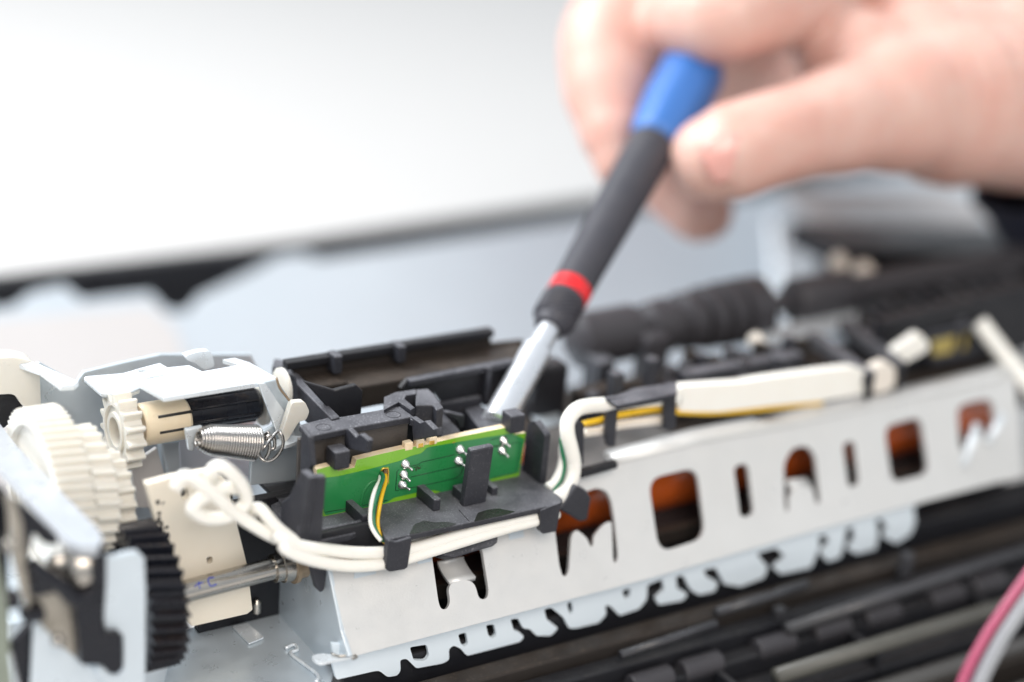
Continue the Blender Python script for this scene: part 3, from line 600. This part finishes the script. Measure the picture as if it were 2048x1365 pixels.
for i in range(16):      # fins and knobs standing on the long bars at the right
    x = 1380 + i * 42; y = 325 - i * 9
    p = P(3, x, y, Y=33); box('bar_fin', (p.x - .7, 30.6, p.z - 3), (p.x + .7, 34, p.z + 1.5 + (i % 3)), [m_greyp, m_black][i % 2], PR, .3)
for i in range(14):
    x = 1330 + i * 52; y = 400 - i * 10.5 + (i % 3) * 9
    p = P(3, x, y, Y=21); lathe('frame_peg', p, p + Vector((0, 0, -5)), [(0, .8), (.4, 1.3), (2, 1.4), (5, 1.4)], [m_black, m_greyp, m_brown][i % 3], PR, 14)
for i in range(9):
    p = P(3, 620 + i * 62, 520 - i * 12, Y=17); box('frame_tab', (p.x - 1.0, 16, p.z - 3), (p.x + 1.1, 18.4, p.z + (i % 2) * 1.2), [m_greyp, m_black, m_brown][i % 3], PR, .3)
# clutter of small pegs along the frame
spots = [((330, 560), 1.4), ((430, 590), 1.7), ((560, 600), 1.6), ((230, 640), 1.5), ((640, 560), 1.3), ((730, 545), 1.6), ((480, 500), 1.4), ((640, 470), 1.5), ((560, 540), 1.3), ((1020, 480), 2.2), ((1100, 500), 2.0), ((860, 500), 1.5), ((980, 560), 1.4), ((1480, 420), 1.5), ((1700, 290), 1.5), ((1900, 250), 1.6), ((1560, 560), 1.3), ((1620, 400), 1.5), ((1780, 330), 1.4)]
for i, ((x, y), r) in enumerate(spots):
    c = P(3, x, y, Y=11 + (i * 5 % 9))
    mm = [m_black, m_brown, m_rubber][i % 3]
    if i % 2: lathe('frame_peg', c, c + Vector((0, 0, -8)), [(0, r * .6), (.5, r), (3, r), (3.1, r * 1.25), (8, r * 1.25)], mm, PR, 18)
    else: box('frame_tab', (c.x - r, c.y - 1, c.z - 8), (c.x + r * .8, c.y + 1.6, c.z), mm, PR, .4)
for (x, y), (u, v), r, Y in (((905, 415), (945, 470), 1.6, 20), ((1255, 80), (1290, 140), 1.9, 60), ((1360, 120), (1420, 200), 2.2, 50)):
    tube('cream_pin', [P(3, x, y, Y=Y), P(3, u, v, Y=Y)], r, m_cablec, PR, 12)
prism('grey_tab', PP(13, [(940, 440), (1200, 390), (1210, 440), (950, 500)], Z=6), (0, 0, -1), mat('grey_plastic', (.25, .235, .23), .5, dust=.3), PR)
prism('pale_tab', PP(3, [(960, 380), (1270, 290), (1340, 300), (1340, 360), (1000, 420), (930, 410)], Z=4.5), (0, 0, -1), m_steelw, PR)

# ---- black roller shaft behind
Ra, Rb = P(3, 120, 435, Y=40), P(3, 1500, 180, Y=40); RL = (Rb - Ra).length
def shaft_t(x, y):
    q = P(3, x, y, Y=40); return (q - Ra).dot((Rb - Ra).normalized())
T = lambda x: shaft_t(x, 435 - (x - 120) * 255 / 1380)
prof = [(0, 2)]
def seg_(x0, x1, r0, r1=None, e=.6):
    a, b = T(x0), T(x1); prof.extend([(a, r0 * .86), (a + e, r0), (b - e, r1 or r0), (b, (r1 or r0) * .86)])
prof = [(0, 2.2)]
seg_(150, 395, 5.8, 5.8); prof += [(T(400), 3.4), (T(430), 3.4)]
seg_(440, 540, 5.4, 5.9); prof += [(T(548), 4.6), (T(580), 4.6)]
for a, b, r in ((585, 655, 6.3), (669, 733, 6.9), (747, 808, 7.2), (822, 930, 7.3)):
    seg_(a, b, r, r); prof += [(T(b + 1), r * .66), (T(b + 12), r * .66)]
prof += [(T(940), 2.0), (T(1055), 2.0)]
seg_(1060, 1310, 5.2, 5.2, 1.0); prof += [(T(1320), 3.5), (T(1500), 3.5), (T(2300), 3.5)]
shaft = lathe('ribbed_roller', Ra, Rb, prof, m_rubber, PR, 48, 40)
tag(shaft, 'black ribbed rubber roller shaft')
box('roller_bracket', (58, 30, -16), (62, 36, 6), m_black, PR, .5)
q = P(3, 480, 400, Y=33); box('roller_bracket', (q.x - 2.5, 31, -16), (q.x + 3.5, 36, q.z), m_rubber, PR, 1)
q = P(3, 40, 560, Y=26); box('roller_bracket', (q.x - 4, 24, -14), (q.x + 3.5, 29, q.z + 2), m_blackf, PR, 1)

# ================================================================ gears and metal at the left
def G(o, lab): tag(o, lab); return o
AY, AZ = 22, 3.6
G(gear('compound_gear', m_white, PR, -62.0, -56.2, AY, AZ, 15.1, .8, 60, 2.4, twist=.04, face_in=.8, hubr=5.5), 'large fine toothed white gear')
g = [o for o in COL.objects if o.name.startswith('compound_gear')][0]
o = link('gear_step', gear_bm(-56.1, -52.2, 18, 5.5, 10.9, 1.15, 26, 2.4, twist=.05, face_in=.3), m_white, g, 0, True); sharp(o, 35)
o = link('gear_step', gear_bm(-52.1, -48.2, 18.1, 3.6, 7.6, 1.1, 17, 2.4, twist=.03, face_in=.3), m_white, g, 0, True); sharp(o, 35)
G(gear('drive_gear', m_gearb, PR, -52.6, -46.4, 4.2, -8.5, 12.3, 1.75, 31, 3.0, twist=.10, face_in=1.0, hubr=6.5, ph=.05), 'black helical gear beside the steel shaft')
SY = 25
sg = G(gear('small_gear', m_white, PR, -46.2, -43.0, 26.3, 10.9, 6.9, 1.5, 15, 2.6, face_in=.5, hubr=3.4, ph=.2), 'small cream gear on the black spindle')
h0, h1 = P(12, 440, 760, Y=SY), P(12, 850, 690, Y=SY)
ax = (h1 - h0).normalized()
lathe('gear_hub', h0, h1, [(0, 3.4), (.4, 3.75), ((h1 - h0).length - .5, 3.75), ((h1 - h0).length, 3.3)], m_cream, sg, 40)
for z in (2.3, -.25):
    a = h0 + ax * 2.2 + Vector((0, -math.sqrt(max(.1, 3.75 ** 2 - z * z)) + .10, z)); b = h1 - ax * .0 + Vector((0, -math.sqrt(3.75 ** 2 - z * z) + .10, z))
    bm = bmesh.new(); add_tube(bm, [a, b], .28, 8); link('hub_slot', bm, m_ink, sg, 0, True)
k0, k1 = P(12, 800, 665, Y=SY + .5), P(12, 1490, 560, Y=SY + .5)
sp = lathe('spindle', k0, k1, [(0, 2.7), (.3, 3.0), ((k1 - k0).length - .8, 3.0), ((k1 - k0).length, 2.5)], m_gearb, PR, 40)
for a_ in (.2, 1.0, 1.8, 2.6, 3.4):
    o_ = Vector((0, -2.98 * math.cos(a_ - 1.2), 2.98 * math.sin(a_ - 1.2))); bm = bmesh.new(); add_tube(bm, [k0 + ax * .6 + o_, k1 - ax * 1 + o_], .25, 6); link('spindle_rib', bm, m_gearb, sp, 0, True)
w0 = P(12, 1500, 590, Y=SY + 1); lathe('end_washer', w0, w0 + ax * 1.2, [(0, 3.2), (.2, 3.6), (1.0, 3.6), (1.2, 3.2)], m_white, PR, 36)
w0 = P(12, 1690, 430, Y=SY); lathe('end_washer', w0, w0 + ax * 1.0, [(0, 3.2), (.2, 3.6), (.8, 3.6), (1.0, 3.2)], m_white, PR, 36)

# steel shaft with collar and bush
s0, s1 = P(1, 735, 1003, Y=4.2), P(1, 1120, 903, Y=4.2); sx = (s1 - s0).normalized()
st = G(lathe('steel_shaft', s0 - sx * 4, s1 + sx * 3, [(0, 1.9), ((s1 - s0).length + 7, 1.9)], m_chrome, PR, 40), 'polished steel shaft with blue pen mark')
lathe('shaft_collar', s1 - sx * 1.6, s1 + sx * 2, [(0, 1.95), (.05, 2.5), (1.4, 2.5), (1.5, 2.9), (3.4, 3.0), (3.6, 2.8)], m_chrome, st, 40)
lathe('shaft_bush', s1 + sx * 1.6, s1 + sx * 6, [(0, 2.6), (.1, 3.5), (.8, 3.5), (.9, 2.9), (2.6, 2.9), (2.7, 3.5), (4, 3.4), (4.4, 2.6)], m_bronze, st, 32)
def on_shaft(u, a):  # point on the shaft skin
    c = s0 + sx * u; return c + Vector((0, -math.cos(a), math.sin(a))) * 1.93
for pts in ([(1.2, .75), (2.0, .95), (2.8, .90)], [(2.1, 1.1), (2.0, .5)], [(4.9, 1.15), (4.0, 1.2), (3.7, .85), (4.0, .45), (5.0, .5)]):
    bm = bmesh.new(); add_tube(bm, spline([on_shaft(u, a) for u, a in pts], 5), .11, 6); link('pen_mark', bm, m_blueink, st, 0, True)

# cream connector plate
YK = 6.8
kp = PP(1, [(583, 577), (690, 548), (832, 524), (900, 560), (985, 900), (1006, 1075), (985, 1092), (766, 1142), (752, 1130), (640, 800)], Y=YK)
hl = [fillet(PP(1, q, Y=YK), .5, 4) for q in ([(720, 595), (750, 590), (752, 635), (735, 642), (722, 630)], [(822, 868), (846, 862), (848, 890), (826, 896)], [(852, 568), (874, 562), (876, 585), (856, 592)])]
kp_o = G(prism('connector_plate', kp, (0, 1.6, 0), m_creamp, PR, holes=hl, bevel=.25), 'cream plastic plate with printed marks and round hole')
box('plate_backing', (kp[0].x + 3, YK + 2.5, -14), (kp[6].x - 2, YK + 3.5, 9), m_blackf, kp_o)
for pts in ([(626, 640), (632, 655)], [(648, 650), (652, 652)], [(628, 690), (640, 694)], [(634, 705), (632, 728), (642, 726), (644, 738)], [(652, 765), (654, 790)], [(664, 768), (672, 785)], [(668, 800), (674, 820)], [(662, 742), (666, 752)]):
    bm = bmesh.new(); add_tube(bm, PP(1, pts, Y=YK - .02), .32, 6, flat=.2, upv=(0, 1, 0)); link('printed_mark', bm, m_ink, kp_o)

# coil spring with hook
a, b = P(12, 960, 885, Y=14), P(12, 1480, 920, Y=13); n = 23; pts = []; t = (b - a).normalized(); s_, q_ = frame_of(t)
for i in range(n * 18 + 1):
    u = i / (n * 18); r = 1.2 + (2.95 - 1.2) * min(1, u * 5) ** .5 if u < .2 else 2.45 + .5 * (u - .2) / .8
    if u < .2: r = 1.1 + 1.35 * (u / .2) ** .6
    w = i / 18 * 6.28318; pts.append(a + t * (b - a).length * u + (s_ * math.cos(w) + q_ * math.sin(w)) * r)
spg = G(tube('coil_spring', pts, .26, m_spring, PR, 8), 'steel coil spring with hooked end')
c = P(12, 1610, 945, Y=12.2); u1, u2 = Vector((.35, -.1, .93)).normalized(), Vector((.75, -.62, -.25)).normalized()
lp_ = [c + u1 * 2.9 * math.cos(k * .35) + u2 * 1.9 * math.sin(k * .35) for k in range(17)]
lp_ = [b + s_ * 2.9] + lp_
tube('spring_hook', spline(lp_, 4), .30, m_spring, spg, 10)
lp2 = PP(12, [(1560, 1060), (1590, 1010), (1600, 930), (1570, 880), (1600, 850), (1640, 880), (1640, 960), (1590, 985)], Y=11.6)
tube('spring_eye', spline(lp2, 5), .32, m_spring, spg, 10)
prism('spring_anchor', fillet(PP(12, [(1700, 905), (1780, 880), (1900, 885), (1905, 905), (1800, 950), (1740, 970), (1700, 960), (1650, 990), (1540, 965), (1540, 950), (1640, 925)], Z=9.4), .3), (0, 0, .6), m_steelw, PR, bevel=.15)
prism('spring_post', PP(12, [(850, 800), (1010, 770), (1000, 830), (940, 870), (930, 1000), (880, 990)], Y=17), (0, 1, 0), m_steelw, PR, bevel=.3)

# bright top plate with its tabs
ZM = 20
mp = PP(12, [(280, 300), (450, 250), (620, 205), (690, 245), (880, 225), (1000, 280), (1200, 245), (1330, 220), (1180, 175), (1290, 160), (1420, 200), (1660, 335), (1675, 355), (660, 515)], Z=ZM)
mph = [fillet(PP(12, [(420, 275), (470, 262), (520, 270), (500, 285), (440, 288)], Z=ZM), .3), PP(12, [(500, 345), (560, 325), (680, 305), (680, 318), (560, 340), (520, 350)], Z=ZM)]
mpo = G(prism('top_plate', mp, (0, 0, -.8), m_steelw, PR, holes=mph, bevel=.2), 'bright bent steel top plate above the spindle')
prism('plate_tab', fillet(PP(12, [(845, 145), (960, 110), (1070, 100), (1095, 150), (1110, 240), (1020, 270), (940, 210), (860, 180)], Y=30), .6), (0, 1.5, 0), m_steelw, mpo, bevel=.3)
prism('plate_side', PP(12, [(1540, 385), (1660, 352), (1810, 570), (1880, 760), (1905, 900), (1880, 1247), (1420, 1300), (1440, 900), (1700, 720)], Y=17.2), (0, .8, 0), m_steel, PR, bevel=.2)
prism('plate_brace', PP(12, [(1500, 390), (1560, 385), (1790, 720), (1830, 860), (1700, 930), (1560, 560)], Y=16.2), (0, .7, 0), m_steelw, PR, bevel=.2)
lv = fillet(PP(12, [(1800, 560), (1915, 552), (1955, 640), (1925, 715), (1860, 730), (1820, 800), (1760, 895), (1720, 920), (1700, 860), (1740, 750)], Y=13.6), .5)
G(prism('release_lever', lv, (0, 1.4, 0), m_white, PR, bevel=.35), 'milky white plastic lever')
tube('lever_wire', spline(PP(12, [(1660, 340), (1690, 430), (1750, 510), (1805, 575)], Y=15), 5), .22, m_bronze, PR, 8)
# steel frame sheets behind the gears
fs = PP(1, [(150, 95), (160, 92), (305, 172), (335, 130), (480, 95), (640, 60), (1000, 60), (1030, 120), (1000, 800), (660, 820), (130, 820)], Y=42)
prism('frame_sheet', fs, (0, 1, 0), m_steel, PR, bevel=.3)
prism('frame_sheet', PP(1, [(-60, 10), (60, 60), (160, 95), (315, 165), (300, 180), (240, 185), (150, 120), (-60, 50)], Z=20), (0, 0, -1), m_steelw, PR, bevel=.3)
prism('frame_block', fillet(PP(1, [(-40, 75), (60, 70), (130, 85), (158, 120), (165, 270), (90, 270), (60, 215), (-40, 220)], Y=40), 1.2), (0, 4, 0), m_white, PR, bevel=.8)
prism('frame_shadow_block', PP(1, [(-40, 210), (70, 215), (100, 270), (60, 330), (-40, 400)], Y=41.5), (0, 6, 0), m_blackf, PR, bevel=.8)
prism('bracket_top', PP(12, [(-60, 330), (60, 310), (300, 290), (450, 430), (330, 480), (100, 470)], Z=17), (0, 0, -1), m_steelw, PR, bevel=.4)
prism('bracket_pillar', PP(12, [(630, 900), (800, 880), (820, 1247), (700, 1260)], Y=30), (0, 3, 0), m_steel, PR, bevel=.6)
prism('bracket_panel', PP(12, [(360, 1120), (600, 960), (680, 1240), (640, 1500), (420, 1500)], Y=31), (0, 1, 0), m_panelw, PR, bevel=.3)
box('gear_base', (-70, 10, -40), (-40, 42, -12), m_steel, PR)
# sloping floor sheet between gear and rail
fl = PP(1, [(700, 1165), (1010, 1075), (1330, 950), (1400, 1100), (1300, 1420), (640, 1420)], Z=-24)
prism('floor_sheet', fl, (0, 0, -1), m_steel, PR, holes=[], bevel=.2)
prism('floor_tab', fillet(PP(1, [(925, 1147), (985, 1133), (1052, 1190), (992, 1215)], Z=-23.8), .3), (0, 0, .3), m_steelw, PR, bevel=0)
box('gap_shade_block', (-36, 13, -24), (-16, 15, 0), m_blackf, PR)  # black block stands in for the shade in the gap beside the plate
pz = P(1, 1022, 1085, Z=-22); lathe('rivet', pz, pz + Vector((0, 0, 3)), [(0, .8), (2, .8), (2.6, .4)], m_chrome, PR, 16)
tube('floor_bead', spline(PP(5, [(30, 960), (80, 940), (95, 970), (60, 990), (150, 1060), (210, 1110), (200, 1149)], Z=-23.6), 5), .35, m_steelw, PR, 8)

# foreground left: arm, bracket, black latch housing
am = PP(1, [(-60, 250), (0, 335), (60, 415), (395, 760), (412, 800), (385, 825), (305, 822), (270, 800), (-60, 440)], Z=11)
G(prism('front_arm', fillet(am, .6, 3), (0, 0, -1.6), m_arm, PR, bevel=.5), 'broad bright steel arm across the left corner')
YF = -8.8
fb = PP(8, [(790, 420), (850, 430), (960, 400), (1040, 395), (1085, 440), (1095, 700), (1090, 1460), (880, 1460), (740, 1320), (730, 1245), (780, 1245), (820, 1300), (890, 1310), (925, 1280), (920, 1010), (800, 1005), (775, 900)], Y=YF)
G(prism('front_bracket', fb, (0, 1.2, 0), m_steel, PR, bevel=.4), 'light grey folded bracket in front of the black gear')
hs = PP(8, [(560, 740), (640, 700), (700, 640), (710, 380), (775, 330), (800, 420), (800, 640), (780, 900), (790, 1010), (900, 1000), (920, 1015), (925, 1260), (890, 1310), (820, 1300), (760, 1240), (610, 1240)], Y=YF - 1.5)
ho = G(prism('latch_housing', hs, (0, 3, 0), m_gearb, PR, bevel=.5), 'black moulded latch housing at lower left')
tube('latch_arm', spline(PP(8, [(230, 480), (330, 560), (450, 640), (560, 740), (680, 720), (720, 660)], Y=YF - 1), 5), 1.25, m_gearb, ho, 10)
sc_ = P(8, 590, 500, Y=YF + 2)
lathe('screw_head', sc_, sc_ + Vector((-.5, -1, .5)), [(0, 3.0), (.6, 3.3), (1.3, 2.9), (2.0, 1.5), (2.1, .2)], m_chrome, ho, 24)
lathe('screw_head', sc_ + Vector((-3.0, 1, .8)), sc_ + Vector((-3.5, 0, 1.3)), [(0, 1.4), (.6, 1.6), (1.0, 1.0), (1.1, .2)], m_chrome, ho, 20)
prism('side_sheet', PP(8, [(255, 925), (420, 1020), (600, 1200), (740, 1260), (880, 1460), (230, 1460)], Y=YF + 1.8), (0, 1, 0), m_steel, PR, bevel=.4)
prism('side_card', PP(8, [(30, -60), (110, 0), (170, 180), (190, 450), (250, 470), (470, 640), (540, 720), (585, 1190), (460, 1100), (300, 930), (240, 830), (200, 820), (150, 480)], Y=YF + 1.2), (0, .5, 0), m_card, PR, bevel=.2)
prism('side_card', PP(8, [(60, 10), (100, 20), (175, 260), (230, 800), (205, 830), (150, 700), (70, 380)], Y=YF - .4), (0, .4, 0), m_card, PR, bevel=.2)
prism('side_wall', PP(8, [(-60, -120), (60, -60), (75, 1000), (80, 1120), (250, 930), (230, 1460), (170, 1460), (90, 1130), (-60, 1130)], Y=YF + 3.2), (0, 2, 0), m_gearb, PR, bevel=.3)
prism('side_film', PP(8, [(-60, 300), (30, 640), (70, 900), (75, 1200), (110, 1460), (-60, 1460)], Y=YF - 2), (0, .4, 0), m_olive, PR, bevel=.1)
for x, y, w, h in ((100, 770, 110, 90), (260, 870, 150, 90), (320, 640, 150, 130)):
    p = P(8, x, y, Y=YF - 1.2); box('housing_tab', (p.x - w / 90, YF - 1.6, p.z - h / 80), (p.x + w / 90, YF + 1.4, p.z + h / 80), m_gearb, ho, .45)
prism('housing_rail', fillet(PP(8, [(120, 10), (190, 40), (430, 270), (440, 340), (330, 330), (250, 250), (215, 470), (150, 470)], Y=YF + 1.8), .4), (0, 1.4, 0), m_gearb, ho, bevel=.4)
for x, y in ((60, 345), (420, 1050)):   # burst shaped retaining studs
    c = P(8, x, y, Y=YF - 1.0); bm = bmesh.new(); add_lathe(bm, c + Vector((.3, 0, 0)), c + Vector((-1.0, -.7, 0)), [(0, 1.2), (.6, .9), (1.1, .3)], 14)
    for k in range(5):
        an = -.9 + k * .75; add_tube(bm, [c, c + Vector((math.cos(an) * 2.0, -.3, math.sin(an) * 2.0))], [.35, .05], 6)
    link('stud', bm, m_chrome, ho, 0, True)

# ================================================================ screwdriver
tip = P(0, 997, 838, Y=9); topp = P(0, 1384, 148, d=402); ax_ = (topp - tip).normalized(); L_ = (topp - tip).length
def sdist(x, y):   # length along the tool for a measured point
    best = (1e9, 0)
    for k in range(1200):
        u = k / 1000 * L_; c = tip + ax_ * u; v = c - CAM; dd = f_.dot(v)
        px = 1024 + F * r_.dot(v) / dd; py = 682.5 - F * u_.dot(v) / dd; e = (px - x) ** 2 + (py - y) ** 2
        if e < best[0]: best = (e, u)
    return best[1]
q = sdist
sd = thing('screwdriver', 'blue and black bit screwdriver with red ring held upright over the board', 'screwdriver', tip)
u_n, u_c0, u_r0, u_r1, u_b = q(1068, 690), q(1100, 655), q(1134, 600), q(1147, 577), q(1305, 290)
lathe('bit_sleeve', tip - ax_ * 1.5, topp, [(0, 2.4), (.3, 2.9), (u_n + .5, 2.9), (u_n + 1.3, 2.2), (u_c0 + 2.5, 2.1)], m_alu, sd, 40)
bm = bmesh.new(); NK = 36; prev = None; rows_ = 14; a0, a1 = u_c0, u_r0; s_, q_ = frame_of(ax_)
for j in range(rows_ + 1):
    u = a0 + (a1 - a0) * j / rows_; base = 3.0 + 1.1 * min(1, j / 4); ring = []
    for k in range(NK):
        rr = base + (.34 if (k + j) % 2 and 2 < j < rows_ - 1 else 0); an = 6.28318531 * k / NK
        ring.append(bm.verts.new(tip + ax_ * u + (s_ * math.cos(an) + q_ * math.sin(an)) * rr))
    if prev:
        for k in range(NK): bm.faces.new((prev[k], prev[(k + 1) % NK], ring[(k + 1) % NK], ring[k]))
    else: bm.faces.new(ring)
    prev = ring
bm.faces.new(prev); link('knurled_collar', bm, m_grip, sd)
lathe('collar_ring', tip + ax_ * (u_c0 - .6), topp, [(0, 2.2), (.3, 3.0), (1.4, 3.3), (1.6, 2.6)], m_grip, sd, 32)
lathe('red_ring', tip + ax_ * (u_r0 - .2), topp, [(0, 3.9), (.2, 4.25), (u_r1 - u_r0, 4.2), (u_r1 - u_r0 + .3, 3.9)], m_red, sd, 40)
lathe('lower_grip', tip + ax_ * u_r1, topp, [(0, 3.9), (.4, 4.15), (6, 4.25), ((u_b - u_r1) * .5, 4.75), (u_b - u_r1 - 1, 5.3), (u_b - u_r1, 4.7)], m_grip, sd, 48)
lb = L_ - u_b
bm = bmesh.new(); prof = [(0, 4.7), (.6, 5.3), (3, 5.9), (8, 6.6), (lb * .6, 7.1), (lb + 1.0, 7.2), (lb + 2.2, 6.6), (lb + 2.4, 4), (lb + 2.5, .3)]
s_, q_ = frame_of(ax_); prev = None
for x, r in prof:
    ring = []
    for k in range(60):
        an = 6.28318531 * k / 60; rr = r * (1 - .05 * (.5 + .5 * math.cos(an * 6))) ; ring.append(bm.verts.new(tip + ax_ * (u_b + x) + (s_ * math.cos(an) + q_ * math.sin(an)) * rr))
    if prev:
        for k in range(60): bm.faces.new((prev[k], prev[(k + 1) % 60], ring[(k + 1) % 60], ring[k]))
    else: bm.faces.new(ring)
    prev = ring
bm.faces.new(prev); link('blue_handle', bm, m_blue, sd, 0, True)

# ================================================================ hand
bm = bmesh.new()
def limb(pts, seg=24, sub=10):
    """tapered chain: pts = (px, py, depth, radius)"""
    V = [P(0, x, y, d=d) for x, y, d, r in pts]; R = [r for *_, r in pts]
    sp = spline(V, sub); rs = []
    for i in range(len(R) - 1): rs += [R[i] + (R[i + 1] - R[i]) * (3 * (t / sub) ** 2 - 2 * (t / sub) ** 3) for t in range(sub)]
    rs.append(R[-1]); rs = [r * (1 + .018 * math.sin(i * 2.4)) for i, r in enumerate(rs)]; add_tube(bm, sp, rs, seg)
    for v, r in ((sp[0], rs[0]), (sp[-1], rs[-1])): bmesh.ops.create_uvsphere(bm, u_segments=24, v_segments=14, radius=r, matrix=Matrix.Translation(v))
WR = (2210, 190, 440, 25)
# thumb, with its ball of muscle running into the wrist
limb([(1424, 318, 383, 9.2), (1460, 306, 383, 10.4), (1530, 282, 385, 10.2), (1590, 266, 389, 10.4), (1690, 238, 397, 12.2), (1800, 212, 406, 15.5), (1930, 205, 418, 19.5), WR])
# index finger: base knuckle, middle knuckle at the left, tip down on the tool
limb([(1900, 60, 432, 15), (1700, -30, 432, 13), (1500, -62, 428, 11.5), (1300, -20, 421, 10.8), (1222, 70, 415, 11.2), (1216, 170, 410, 10.4), (1228, 260, 405, 8.0), (1240, 330, 402, 5.8)])
# middle finger behind the tool, its tip shows under the thumb
limb([(1950, 0, 452, 15), (1720, -60, 438, 13), (1570, 0, 408, 11), (1450, 34, 396, 10.4), (1352, 52, 410, 9.4), (1290, 200, 442, 9.5), (1322, 330, 434, 9), (1388, 415, 428, 7.4), (1408, 425, 427, 7.0)])
# ring and little finger curled into the palm
limb([(2000, 20, 470, 14), (1760, -40, 475, 12.5), (1620, -10, 478, 10.5), (1665, 80, 480, 9.5), (1690, 170, 474, 9), (1740, 210, 465, 8.5)])
limb([(2060, 60, 482, 13), (1860, 10, 488, 11), (1700, 60, 486, 9.5), (1680, 150, 480, 8.5), (1750, 220, 470, 8)])
limb([(1400, -10, 520, 20), (1530, 110, 540, 24), (1740, 180, 520, 20)])  # added mass, no finger: closes the gap, set far back to look darker
# palm and back of the hand
for a_, r in (((1700, 10, 436, 15), 15), ((1740, 20, 455, 15), 15), ((1850, 60, 470, 15), 15)):
    limb([a_, (1950, 90, 445, 21), WR])
limb([(1640, 60, 420, 9), (1720, 130, 412, 13), (1850, 160, 420, 18), WR])
limb([WR, (2330, 380, 455, 25), (2450, 640, 470, 26)])
hand = link('hand', bm, m_skin, None, 0, True, recalc=False)
rm = hand.modifiers.new('remesh', 'REMESH'); rm.mode = 'VOXEL'; rm.voxel_size = .0009; rm.use_smooth_shade = True
sm = hand.modifiers.new('smooth', 'SMOOTH'); sm.factor = .7; sm.iterations = 9
tag(hand, 'bare hand gripping the screwdriver between thumb and curled fingers', 'hand')
# thumb nail
nc = P(0, 1455, 318, d=373.2)
bm = bmesh.new(); e1 = (P(0, 1490, 308, d=375) - P(0, 1420, 334, d=375)).normalized(); nn = (-f_ * .93 - u_ * .25 + r_ * .12).normalized(); e1 = (e1 - nn * e1.dot(nn)).normalized(); e2 = nn.cross(e1)
for j in range(9):
    for k in range(9):
        x, y = (j - 4) / 4, (k - 4) / 4; r = min(1, 1 / max(1e-6, (abs(x) ** 3 + abs(y) ** 3) ** (1 / 3))) if (abs(x) ** 3 + abs(y) ** 3) > 1 else 1
        x, y = x * r, y * r; bm.verts.new(nc + e1 * x * 4.6 + e2 * y * 4.9 - nn * (1.5 * y * y + .7 * x * x))
bm.verts.ensure_lookup_table()
for j in range(8):
    for k in range(8): bm.faces.new([bm.verts[i] for i in (j * 9 + k, j * 9 + k + 1, j * 9 + k + 10, j * 9 + k + 9)])
nl = link('fingernail', bm, m_nail, hand, 0, True); so = nl.modifiers.new('t', 'SOLIDIFY'); so.thickness = .5 * S
# sleeve
bm = bmesh.new(); c0, c1 = P(0, 2140, 275, d=447), P(0, 2420, 640, d=470); cx = (c1 - c0).normalized(); s_, q_ = frame_of(cx); prev = None
for j in range(28):
    ring = []
    for k in range(48):
        an = 6.28318 * k / 48; rr = 27.5 + 4 * j / 27 + noise.noise(Vector((j * .25, math.cos(an) * 2, math.sin(an) * 2))) * 2.2
        ring.append(bm.verts.new(c0 + cx * (j / 27 * (c1 - c0).length) + (s_ * math.cos(an) + q_ * math.sin(an)) * rr))
    if prev:
        for k in range(48): bm.faces.new((prev[k], prev[(k + 1) % 48], ring[(k + 1) % 48], ring[k]))
    prev = ring
sl = link('sleeve', bm, m_navy, hand, 0, True); so = sl.modifiers.new('t', 'SOLIDIFY'); so.thickness = 1.5 * S
